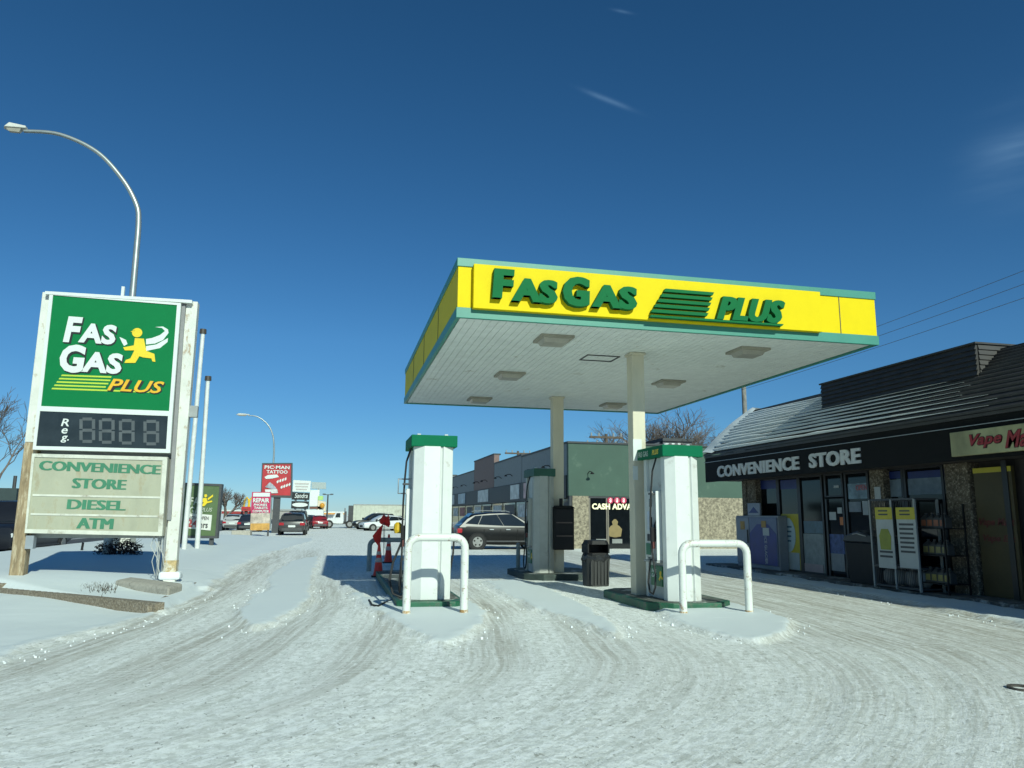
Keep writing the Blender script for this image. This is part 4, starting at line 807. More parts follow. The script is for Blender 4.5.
for i in range(nl):
    z = dz0+(dz1-dz0-.04)*i/nl; m.hexa([(xd-.02, y0, z), (xd-.02, y1, z), (xd+.05, y1, z), (xd+.05, y0, z)], [(xd+.015, y0, z+.10), (xd+.015, y1, z+.10), (xd+.05, y1, z+.10), (xd+.05, y0, z+.10)])
    m.hexa([(xd+.06, y0-.03, z), (13.05, y0-.03, z), (13.05, y0+.02, z), (xd+.06, y0+.02, z)], [(xd+.06, y0-.005, z+.10), (13.05, y0-.005, z+.10), (13.05, y0+.02, z+.10), (xd+.06, y0+.02, z+.10)])
m.box((xd-.03, y0-.04, dz1-.035), (13.1, y1+.03, dz1)); m.build('roof_box', M_roofm, st)
m = MB(); m.box((XE+.05, YN, 3.30), (XE+.12, YF-.02, 3.45)); m.box((XE+.01, YN, 3.285), (XE+.12, YF-.02, 3.299)); m.box((XE+.04, YN, 2.66), (XE+.12, YF-.02, 3.284)); fs = m.build('fascia', M_fas, st)
m = MB(); m.box((XE+.02, YN, 3.272), (XE+.039, YF-.02, 3.29)); m.build('fascia_trim', M_met, st)
m = MB(); m.box((XE+.121, YN, 2.70), (XG+.1, YF-.05, 2.76)); m.build('soffit', mat('brown_soffit', (.05, .042, .035), .8), st)
def wtext(mb, s_, x0, x1, yb0, yt0, X, d, bold, shear=0., lift=0., fat=0.):      # lettering on a wall facing -X, from image columns x0..x1 with baseline yb0 and top yt0 at x0
    a, t_, b = PX(x0, yb0, X), PX(x0, yt0, X), PX(x1, yb0-(x1-x0)*.11, X); mb.text(s_, (X, a.y, a.z), XB, a.y-b.y, t_.z-a.z, d, bold, shear, 0, lift, fat)
for a_ in (('CONVENIENCE', 718, 800, 477.5, 466.3), ('STORE', 810, 861.8, 468.3, 454)): m = MB(); wtext(m, *a_, XE+.04, .03, .03, fat=.10); m.build('store_lettering', mat('letter_grey', (.56, .56, .55), .5, var=.08), fs)
a, b, c = PX(952, 433, XE), PX(954, 457, XE), PX(1023, 424, XE)
vs = MB(); vs.box((XE-.06, a.y, b.z), (XE+.035, a.y-4.2, a.z)); vp = vs.build('shop_sign', mat('vape_sign', (.36, .34, .17), .5, var=.45, scale=1.0, stretch=(1, .9, .5)), fs, bevel=.01)
m, k = MB(), MB()
for s_, x0, x1, yb, yt in (('Vape', 971, 1003, 449, 435), ('Mart', 1006, 1046, 448, 431)):
    wtext(k, s_, x0-.4, x1+.6, yb+.8, yt-.6, XE-.06, .008, .07, .35); wtext(m, s_, x0, x1, yb, yt, XE-.06, .008, .02, .35, .01)
k.build('letter_shadow', mat('script_dark', (.05, .012, .01), .5), vp); m.build('red_script', mat('script_red', (.30, .015, .02), .45), vp)
# shopfront: stone piers, glass, door
def pier(y0, y1): m = MB(); m.box((XG-.16, y0, 0), (XG+.2, y1, 2.70)); m.build('stone_pier', M_stone, st, bevel=.02)
fy = lambda x: PX(x, 520, XG).y
for x0, x1 in ((743, 757), (872, 886), (948, 972)): pier(PX(x1, 520, XG-.16).y, PX(x0, 520, XG-.16).y)
pier(YF-.98, YF-.9)
def pane(x0, x1, z0=.12, z1=2.66, name='window'):
    ya, yb = fy(x1)+.04, fy(x0)-.04; m = MB(); m.box((XG+.03, ya, z0), (XG+.05, yb, z1)); o = m.build(name, M_glass, st)
    m = MB()
    for q in ((ya-.05, ya+.02), (yb-.02, yb+.05)): m.box((XG-.01, q[0], z0-.06), (XG+.06, q[1], z1+.05))
    m.box((XG-.008, ya+.02, z0-.06), (XG+.06, yb-.02, z0+.02)); m.box((XG-.008, ya+.02, z1), (XG+.06, yb-.02, z1+.05)); m.build('frame', M_frm, o); return o
def poster(par, x0, x1, yt, yb, mt, name='poster', X=XG+.03, t=.012, ym=None):     # paper on the glass, corners read at its left edge
    a, b = PX(x0, yt, X), PX(x0, yb, X); c = PX(x1, yt, X); m = MB(); m.box((X-t, c.y, b.z), (X-.001, a.y, a.z)); return m.build(name, mt, par), a, b, c
w1 = pane(757, 779); w2 = pane(779.5, 800); w3 = pane(800.5, 824); dr = pane(826.5, 845, .06, 2.05, 'door'); tr = pane(826.5, 845, 2.12, 2.66, 'transom'); w4 = pane(847, 871); w5 = pane(887, 906); w6 = pane(907, 947)
for w, x0, x1 in ((w1, 758, 777), (w2, 780.5, 799), (w5, 888, 905), (w6, 908, 946)): poster(w, x0, x1, 480.5 if x0 < 850 else 472, 489.5 if x0 < 850 else 479, M_pob, 'blue_header')
p, a, b, c = poster(w2, 780, 799, 514, 568, M_poy); m = MB(); m.lathe([(0, 0), (1, 0), (1, .01), (0, .01)], (0, 0, 0), 24); cy, cz = (a.y+c.y)/2+.08, a.z*.62+b.z*.38
m.v = [(XG+.014-v[2], cy+v[0]*.36, cz+v[1]*.48) for v in m.v]; m.build('speech_bubble', mat('bubble_blue', (.40, .52, .58), .5), p)
m = MB()
for k_ in range(4): m.box((XG+.002, cy-.2+.02*k_, cz+.2-.13*k_), (XG+.0035, cy+.2-.03*k_, cz+.25-.13*k_))
m.build('text_line', mat('text_blue', (.05, .12, .2), .5), p)
poster(w2, 786, 799.5, 552, 569.5, mat('poster_pale', (.36, .42, .44), .5), X=XG+.012); poster(w3, 803.5, 823.5, 533.5, 574, mat('poster_mintwhite', (.22, .25, .25), .5, var=.25, scale=5)); poster(w3, 804, 823, 521, 533, mat('poster_teal', (.10, .16, .20), .5, var=.3))
poster(w3, 804, 823.5, 563, 574, mat('poster_pink', (.36, .28, .28), .5), X=XG+.015)
poster(dr, 829.5, 836, 512, 520, M_pow); poster(dr, 837.5, 842, 507.5, 513.5, M_pow); poster(dr, 840, 844.5, 517, 525, mat('poster_orange', (.45, .14, .03), .5)); poster(dr, 829.5, 844, 534, 553, mat('poster_bluemix', (.05, .08, .22), .5, var=.6, scale=9)); poster(dr, 829.5, 844.5, 553, 570, mat('poster_grey', (.22, .24, .26), .5, var=.2))
poster(tr, 834, 839, 485.5, 488, M_pow); poster(w4, 848, 869, 484, 499, mat('poster_sky', (.18, .27, .33), .5, var=.5, scale=3)); poster(w4, 862.5, 869.5, 501, 515, mat('poster_palegrey', (.3, .33, .35), .5)); poster(w4, 849, 861, 502, 512, mat('poster_dim', (.16, .19, .22), .5, var=.3))
poster(w5, 888, 905, 480, 497, mat('poster_dusk', (.17, .22, .26), .5, var=.3)); poster(w6, 908, 946, 479, 495, mat('poster_dusk', (.17, .22, .26), .5, var=.3))
poster(st, 874.5, 880.5, 487, 499.5, M_pow, 'notice', X=XG-.165)
m = MB(); wtext(m, 'OPEN', 856, 867, 490.5, 485, XG+.012, .006, .01); m.build('red_lettering', mat('letter_redsoft', (.45, .12, .14), .5), w4)
a, b, c = PX(973.5, 468.5, XG-.1), PX(973.5, 610, XG-.1), PX(1011, 463, XG-.1); m = MB(); m.box((XG-.12, c.y, .1), (XG-.05, a.y, a.z)); bd = m.build('brown_panel', mat('brown_board', (.06, .046, .016), .6, var=.2, scale=2), st)
m = MB(); m.box((XG-.128, c.y, a.z-.10), (XG-.121, a.y, a.z-.002)); m.build('yellow_strip', M_poy, bd)
for a_ in (('Vape Mart', 980, 1015, 527.5, 518), ('Vape Etc', 984, 1016, 543, 534.5)): m = MB(); wtext(m, *a_, XG-.121, .006, .03, .3); m.build('red_script', mat('script_dim', (.09, .012, .01), .5), bd)
for x in (973, 1013): a = PX(x, 540, XG-.05); m = MB(); m.box((XG-.14, a.y-.1, .09), (XG+.05, a.y+.02, 2.68)); m.build('door_jamb', M_frm, st)
# ice freezer, sign on top
a, b, c = PX(736, 516, 12.2), PX(751, 566, 12.2), PX(777.5, 513, 12.2)
fz = thing('ice_freezer', 'outdoor ice freezer with dark blue door wrap by the store window', 'freezer', (12.35, (a.y+c.y)/2, .09))
m = MB(); m.box((12.2, c.y, .09), (12.49, a.y, 1.62)); m.build('cabinet', mat('freezer_white', (.24, .26, .30), .5, var=.08), fz, bevel=.02)
ym = PX(750.5, 540, 12.2).y; m = MB(); m.box((12.165, c.y+.03, .2), (12.198, ym-.02, 1.57)); d1 = m.build('door', mat('freezer_pale', (.13, .16, .25), .5), fz, bevel=.01)
m = MB(); yy0, yy1 = c.y+.06, ym-.04; m.prism([(0, 0), (yy1-yy0, 0), (yy1-yy0, .88), (.72*(yy1-yy0), 1.15), (.3*(yy1-yy0), 1.15), (0, .88)], (12.162, yy1, .22), XB, 0, .004); m.build('blue_bottle', mat('wrap_blue', (.008, .016, .17), .4, var=.2), d1)
m = MB(); v_ = ((0, 0, -1), (0, -1, 0), (-1, 0, 0)); m.text('ICE GLACIER', (12.156, yy0+.62, 1.02), v_, .78, .13, .003, .01); m.build('white_lettering', M_pow, d1)
m = MB(); m.box((12.15, yy0+.35, 1.05), (12.158, yy0+.68, 1.27)); m.build('notice', M_pow, d1); m = MB(); m.box((12.15, yy0+.5, 1.28), (12.158, yy0+.75, 1.47)); m.build('amber_sticker', mat('sticker_amber', (.35, .2, .03), .5), d1)
m = MB(); m.box((12.17, ym+.02, .2), (12.198, a.y-.03, 1.57)); d2 = m.build('door', mat('freezer_white', (.24, .26, .30), .5), fz, bevel=.01)
m = MB(); m.box((12.163, ym+.25, 1.2), (12.169, ym+.5, 1.45)); m.build('amber_sticker', mat('sticker_amber', (.35, .2, .03), .5), d2); m = MB(); m.box((12.14, ym+.06, .8), (12.169, ym+.1, 1.2)); m.build('handle', M_dk, d2)
a, b, c = PX(748, 505, 12.25), PX(748, 513.5, 12.25), PX(760, 504, 12.25)
fs2 = thing('ice_sign', 'small white sign with blue arrow standing on the ice freezer', 'sign', (12.25, (a.y+c.y)/2, 1.62)); m = MB(); m.box((12.23, c.y, 1.622), (12.28, a.y, a.z+.05)); bd = m.build('panel', mat('sign_palewhite', (.25, .28, .34), .5), fs2)
m = MB(); hh = a.y-c.y; m.prism([(.1*hh, .08), (.9*hh, .08), (.5*hh, .26)], (12.229, a.y, 1.62), XB, 0, .006); m.build('blue_arrow', M_pob, bd)
# covered black bin
a, c = PX(846, 560, 11.7), PX(880, 560, 11.7)
bb = thing('covered_bin', 'large black covered bin between the store door and the poster cage', 'bin', (12.0, (a.y+c.y)/2, .09))
m = MB(); m.hexa([(11.72, c.y+.06, .09), (12.3, c.y+.06, .09), (12.3, a.y-.06, .09), (11.72, a.y-.06, .09)], [(11.68, c.y, 1.02), (12.32, c.y, 1.02), (12.32, a.y, 1.02), (11.68, a.y, 1.02)]); m.build('body', M_blk, bb, bevel=.03)
m = MB(); m.prism([(0, 0), (a.y-c.y+.06, 0), (a.y-c.y-.05, .14), (.5*(a.y-c.y), .26), (.1, .14)], (11.65, a.y+.03, 1.025), XB, -.7, 0); m.build('lid', mat('lid_black', (.012, .012, .013), .3), bb, bevel=.02)
m = MB(); m.tube([(11.63, (a.y+c.y)/2+.2, 1.2), (11.60, (a.y+c.y)/2, 1.22), (11.63, (a.y+c.y)/2-.25, 1.17)], .012, 6); m.build('handle', M_met, bb)
# gas bottle cage with two posters
XC = 11.62; a, c = PX(872.5, 545, XC), PX(917.5, 545, XC); zt = PX(873, 500, XC).z
cg = thing('bottle_cage', 'steel gas bottle cage with two yellow topped posters', 'cage', (XC+.3, (a.y+c.y)/2, .09))
for y in (a.y, (a.y+c.y)/2, c.y):
    for x in (XC, XC+.55): m = MB(); m.box((x-.02, y-.02, .09), (x+.02, y+.02, zt)); m.build('upright', M_grey, cg)
for z in (.14, .55, zt): m = MB(); m.box((XC-.015, c.y, z-.02), (XC+.565, a.y, z+.02)); m.build('shelf', M_dk, cg)
m = MB()
for k_ in range(26): y = c.y+(a.y-c.y)*(k_+.5)/26; m.box((XC-.004, y-.004, .14), (XC+.004, y+.004, zt))
m.build('mesh_front', M_dk, cg)
for k_, (x0, x1) in enumerate(((875.3, 892), (896, 914.8))):
    p, pa, pb, pc = poster(cg, x0, x1, 507.5, 567, M_pow, X=XC-.02); hh = pa.z-pb.z; ww = pa.y-pc.y
    m = MB(); m.box((XC-.038, pc.y, pa.z-.2*hh), (XC-.033, pa.y, pa.z)); m.build('yellow_header', M_poy, p)
    for j in range(2): m = MB(); m.box((XC-.042, pc.y+.25*ww, pa.z-(.07+.06*j)*hh), (XC-.039, pa.y-.2*ww, pa.z-(.045+.06*j)*hh)); m.build('text_line', M_dk, p)
    for j in range(7 if k_ else 2): m = MB(); m.box((XC-.037, pc.y+(.12+.02*(j % 3))*ww, pa.z-(.30+.075*j+(.45 if not k_ else 0))*hh), (XC-.033, pa.y-.12*ww, pa.z-(.265+.075*j+(.45 if not k_ else 0))*hh)); m.build('text_line', M_dk, p)
    if not k_: m = MB(); m.prism([(.2*ww, .28*hh), (.8*ww, .28*hh), (.85*ww, .5*hh), (.7*ww, .62*hh), (.3*ww, .62*hh), (.15*ww, .5*hh)], (XC-.033, pa.y, pb.z+.03), XB, 0, .005); m.build('green_bottle_print', mat('print_green', (.25, .27, .03), .5), p)
proto = None
for k_ in range(4):
    y = c.y+(a.y-c.y)*(.14+.24*k_); root = thing('gas_bottle', 'white gas bottle inside the steel poster cage', 'gas bottle', (XC+.27, y, .165), 'gas bottles in the poster cage')
    if not proto:
        m = MB(); m.lathe([(.08, .0), (.13, .04), (.15, .09), (.15, .24), (.12, .30), (.05, .33)], (0, 0, 0), 14); o1 = m.build('tank', mat('bottle_white', (.25, .25, .24), .5), root, smooth=True, local=True); m = MB(); m.tube([(.07, 0, .32), (.08, .0, .37)], .03, 8); m.cyl((0, 0, .32), (0, 0, .37), .02); o2 = m.build('valve', M_met, root, local=True); proto = (o1, o2)
    else:
        for o in proto: q = o.copy(); COL.objects.link(q); q.parent = root
# washer fluid rack
a, c = PX(919, 545, XC+.1), PX(945, 545, XC+.1); zt = PX(919, 504, XC+.1).z
rk = thing('fluid_rack', 'dark steel shelf rack of fluid jugs left of the wide stone pier', 'rack', (XC+.35, (a.y+c.y)/2, .09))
for y in (a.y, c.y):
    for x in (XC+.1, XC+.6): m = MB(); m.box((x-.015, y-.015, .09), (x+.015, y+.015, zt)); m.build('upright', M_blk, rk)
lv = (.30, .85, 1.38)
for z in lv: m = MB(); m.box((XC+.09, c.y, z-.02), (XC+.61, a.y, z)); m.build('shelf', M_blk, rk)
jm = [mat('jug_orange', (.28, .10, .05), .4, var=.4), mat('jug_olive', (.22, .2, .08), .4, var=.4), mat('jug_yellow', (.28, .24, .06), .4, var=.4)]
jw = ('orange labelled fluid jug on the top shelf of the dark rack', 'olive labelled fluid jug on the middle shelf of the dark rack', 'yellow labelled fluid jug on the bottom shelf of the dark rack')
for j, z in enumerate(lv):
    for k_ in range(4):
        y = c.y+(a.y-c.y)*(.14+.24*k_); root = thing('fluid_jug', jw[2-j], 'jug', (XC+.25, y, z+.002), ('fluid jugs on the bottom shelf', 'fluid jugs on the middle shelf', 'fluid jugs on the top shelf')[j])
        m = MB(); m.hexa([(-.08, -.085, 0), (.08, -.085, 0), (.08, .085, 0), (-.08, .085, 0)], [(-.075, -.08, .2), (.075, -.08, .2), (.075, .08, .2), (-.075, .08, .2)]); m.hexa([(-.07, -.08, .2), (.07, -.08, .2), (.07, .08, .2), (-.07, .08, .2)], [(-.02, -.02, .27), (.02, -.02, .27), (.02, .02, .27), (-.02, .02, .27)]); m.build('bottle', mat('jug_body', (.05, .052, .052), .4), root, local=True, bevel=.01)
        m = MB(); m.box((-.086, -.06, .04), (-.081, .06, .16)); m.build('jug_label', jm[2-j], root, local=True); m = MB(); m.cyl((0, 0, .272), (0, 0, .3), .025, n=8); m.build('cap', M_dk, root, local=True)
ch = thing('utility_pole', 'grey pole rising behind the far end of the store roof', 'pole', (PY(742, 415, 45).x, 45, 0)); a = PY(743, 372, 45)
m = MB(); m.cyl((a.x, 45, -.1), (a.x, 45, a.z), .19, .15, 12); m.build('pole', mat('pole_grey', (.22, .21, .19), .85, var=.35, scale=3), ch, smooth=True)
m = MB(); m.box((a.x-1.1, 44.8, a.z-.6), (a.x+1.1, 44.92, a.z-.45)); m.build('crossarm', M_bark, ch)
for lab, (x0, y0), (x1, y1) in (('topmost of the three wires to the right of the canopy', (742, 375), (1130, 229)), ('middle of the three wires to the right of the canopy', (744, 381), (1130, 245)), ('lowest of the three wires to the right of the canopy', (741, 390), (1130, 261))):
    p0, p1 = PY(x0, y0, 44.9), PY(x1, y1, 20); m = MB(); m.tube([p0.lerp(p1, t)-Vector((0, 0, .5*t*(1-t))) for t in [i/12 for i in range(13)]], .012, 5); tag(m.build('overhead_wire', M_wire), lab, 'wire')

# ---------------------------------------------------------------- strip of shops behind
XM, YM = 11.0, 35.85
M_mg = mat('mall_green', (.05, .095, .07), .75, var=.08, scale=1, dirt=(.1, .15, .11), damt=.15, dscale=1)
M_mch = mat('mall_charcoal', (.035, .038, .042), .6, var=.15); M_mgr = mat('mall_grey', (.20, .225, .235), .7, var=.1); M_mbr = mat('mall_brown', (.19, .125, .11), .7, var=.1)
ml = thing('shop_row', 'long low row of shops with a green end wall behind the pumps', 'shops', (16, 55, 0)); ZT = 5.13
m = MB(); m.box((XM+.4, YM+.3, 0), (26, 95, 4.9)); m.build('building_body', M_mch, ml)
m = MB(); m.box((XM, YM, 2.55), (26, YM+.28, ZT)); m.build('end_wall', M_mg, ml)
m = MB(); m.box((XM-.05, YM-.06, ZT), (26.05, YM+.32, ZT+.09)); m.build('coping', M_mch, ml)
m = MB(); m.box((XM+.9, YM+.02, 0), (26, YM+.27, 2.548)); m.build('entrance_wall', M_mch, ml)
for x0, x1 in ((572.5, 588.8), (664, 760)): a, b = PY(x0, 540, YM), PY(x1, 540, YM); m = MB(); m.box((a.x, YM-.03, 0), (b.x, YM+.2, 2.549)); m.build('stone_panel', mat('river_stone', (.30, .26, .185), .95, var=.5, scale=7, dirt=(.13, .11, .08), damt=.38, dscale=6, bump=.9, bscale=8), ml)
m = MB(); m.box((XM+.05, YM+.03, 0), (XM+.3, YM+.25, 2.548)); m.build('corner_post', M_mch, ml)
a, b = PY(589.5, 540, YM), PY(636, 540, YM); m = MB(); m.box((a.x, YM-.01, .05), (b.x+.4, YM+.015, 2.45)); gd = m.build('glass_front', M_glass, ml)
for x in (589.6, 607.0, 608.2, 633): a = PY(x, 540, YM); m = MB(); m.box((a.x-.04, YM-.035, .05), (a.x+.04, YM-.011, 2.45)); m.build('mullion', mat('mullion_bronze', (.16, .14, .11), .5), gd)
a = PY(615, 527, YM); m = MB(); m.lathe([(.05, -.5), (.3, -.45), (.36, -.1), (.22, .05), (.12, .1), (.16, .25), (.05, .38)], (a.x, YM-.02, a.z), 12); m.v = [(v[0], YM-.012+(v[1]-YM+.02)*.02, v[2]) for v in m.v]; m.build('window_decal', mat('decal_ochre', (.22, .16, .06), .6), gd)
for x in (598, 614): a = PY(x, 540, YM); m = MB(); m.box((a.x-.1, YM-.02, a.z-.16), (a.x+.42, YM-.011, a.z+.05)); m.build('window_notice', mat('notice_dim', (.2, .21, .2), .6), gd)
m = MB(); q0 = PY(592, 509.3, YM-.06); m.text('CASH ADVANCE', (q0.x, YM-.05, q0.z), XF, PY(645, 510, YM).x-q0.x, .29, .03, .04); m.build('lit_lettering', mat('lit_cream', (.75, .73, .45), .5, emit=.55), gd)
for k_ in range(3):
    a = PY(610.3+6.6*k_, 500.5, YM-.05); m = MB(); m.cyl((a.x, YM-.07, a.z), (a.x, YM-.03, a.z), .155, n=18); o = m.build('lit_disc', mat('lit_red', (.35, .02, .06), .5, emit=.45), gd)
    m = MB(); m.text('$', (a.x-.06, YM-.071, a.z-.11), XF, .12, .22, .01, .05); m.build('dollar_sign', mat('lit_pale', (.8, .6, .6), .5, emit=.5), o)
def gooseneck(p, dirv, par):
    u = Vector(dirv); m = MB(); m.tube([p, p+u*.18+Vector((0, 0, .12)), p+u*.4+Vector((0, 0, .1)), p+u*.5], .022, 6); m.lathe([(.03, .08), (.11, 0), (.1, -.02)], p+u*.5, 10); m.build('wall_lamp', M_blk, par)
a = PY(588, 474, YM-.05); gooseneck(Vector((a.x, YM, a.z)), (.2, -.8, 0), ml)
# long front facing the forecourt: sections of grey and brown above a dark sign band
def fx(x, y=500): return PX(x, y, XM).y
sec = [(YM+.29, 45.6, ZT, M_mgr), (45.7, 54.2, 5.25, M_mgr), (54.3, 62.6, 5.95, M_mbr), (62.7, 75.0, 5.2, M_mgr), (75.1, 95, 5.45, M_mgr)]
for y0, y1, z, mt in sec:
    m = MB(); m.box((XM, y0, 3.58), (XM+.39, y1, z)); m.box((XM, y0, z), (XM+.03, y1, z+.001)); m.build('parapet', mt, ml)
    m = MB(); m.box((XM-.04, y0-.02, z+.002), (XM+.5, y1+.02, z+.1)); m.build('coping', M_mch, ml)
    for k_ in range(2): gooseneck(Vector((XM, y0+(y1-y0)*(.3+.4*k_), 4.1)), (-.9, 0, 0), ml)
m = MB(); m.box((XM-.05, YM+.3, 2.45), (XM+.38, 95, 3.56)); m.build('sign_band', M_mch, ml)
tm_ = [mat('tenant_pale', (.55, .58, .57), .6, var=.3, scale=2), mat('tenant_rose', (.5, .34, .34), .6, var=.4, scale=1.5), mat('tenant_blue', (.42, .5, .55), .6, var=.3, scale=2)]
for k_, (y0, y1) in enumerate(((36.6, 38.4), (38.7, 41.6), (42.2, 44.8), (46.0, 48.4), (56.0, 60.2), (66.6, 70.4), (73, 77))):
    m = MB(); m.box((XM-.10, y0, 2.6), (XM-.051, y1, 3.5)); o = m.build('tenant_board', tm_[(0, 2, 1, 0, 0, 2, 0)[k_]], ml)
for k_ in range(14):
    y0 = 36.5+k_*4; m = MB(); m.box((XM+.3, y0+.15, .3), (XM+.398, y0+3.8, 2.44)); o = m.build('shop_window', M_glass, ml)
    m = MB(); m.box((XM+.28, y0+.4, 1.5), (XM+.299, y0+3.3, 2.3)); m.build('window_poster', [mat('win_pale', (.5, .53, .53), .6, var=.5, scale=3), mat('win_rose', (.35, .12, .11), .6, var=.5, scale=3), mat('win_dark', (.05, .05, .06), .6)][(2, 1, 0, 2, 0, 2, 0)[k_ % 7]], o)
gb = thing('rooftop_building', 'dark grey building with white windows showing over the green wall', 'building', (PY(670, 445, 60).x, 62, 0)); a, b = PY(663, 441, 60), PY(692, 449, 60)
m = MB(); m.box((a.x, 60, 0), (b.x, 66, a.z)); m.build('wall', mat('rooftop_grey', (.12, .125, .13), .7), gb); m = MB(); m.hexa([(a.x-.1, 59.8, a.z), (b.x+.1, 59.8, a.z), (b.x+.1, 66.2, a.z), (a.x-.1, 66.2, a.z)], [(a.x-.1, 59.8, a.z+.25), (b.x+.1, 59.8, a.z+.25), (b.x+.1, 66.2, a.z+.25), (a.x-.1, 66.2, a.z+.25)]); m.build('roof', M_mch, gb)
for x in (667, 673, 679): q = PY(x, 445.5, 60); m = MB(); m.box((q.x-.12, 59.97, q.z-.2), (q.x+.14, 60.02, q.z+.2)); m.build('window', M_signw, gb)
a, b = PY(640, 449, 60), PY(662.5, 441, 60); m = MB(); m.hexa([(a.x, 60.3, 0), (b.x, 60.3, 0), (b.x, 66, 0), (a.x, 66, 0)], [(a.x, 60.3, a.z), (b.x, 60.3, b.z), (b.x, 66, b.z), (a.x, 66, a.z)]); m.build('sloping_wing', mat('wing_navy', (.05, .06, .08), .6), gb)
def xpole(label, x, yt, Y, arms):
    a = PY(x, yt, Y); root = thing('utility_pole', label, 'pole', (a.x, Y, 0)); m = MB(); m.cyl((a.x, Y, 0), (a.x, Y, a.z), .2, .14, 10); m.build('pole', M_bark, root)
    for dz, w in arms:
        m = MB(); m.box((a.x-w, Y-.15, a.z-dz-.09), (a.x+w, Y+.05, a.z-dz+.09)); o = m.build('crossarm', M_bark, root)
        for k_ in (-.9, -.45, .45, .9): m = MB(); m.cyl((a.x+w*k_, Y-.05, a.z-dz+.09), (a.x+w*k_, Y-.05, a.z-dz+.38), .07, n=8); m.build('insulator', M_grey, o)
xpole('utility pole with two crossarms behind the green end wall', 606, 434, 62, ((.3, 1.5), (1.0, 1.9)))
xpole('small utility pole with one crossarm beyond the shop row roofline', 518, 451, 88, ((.3, 1.6),))

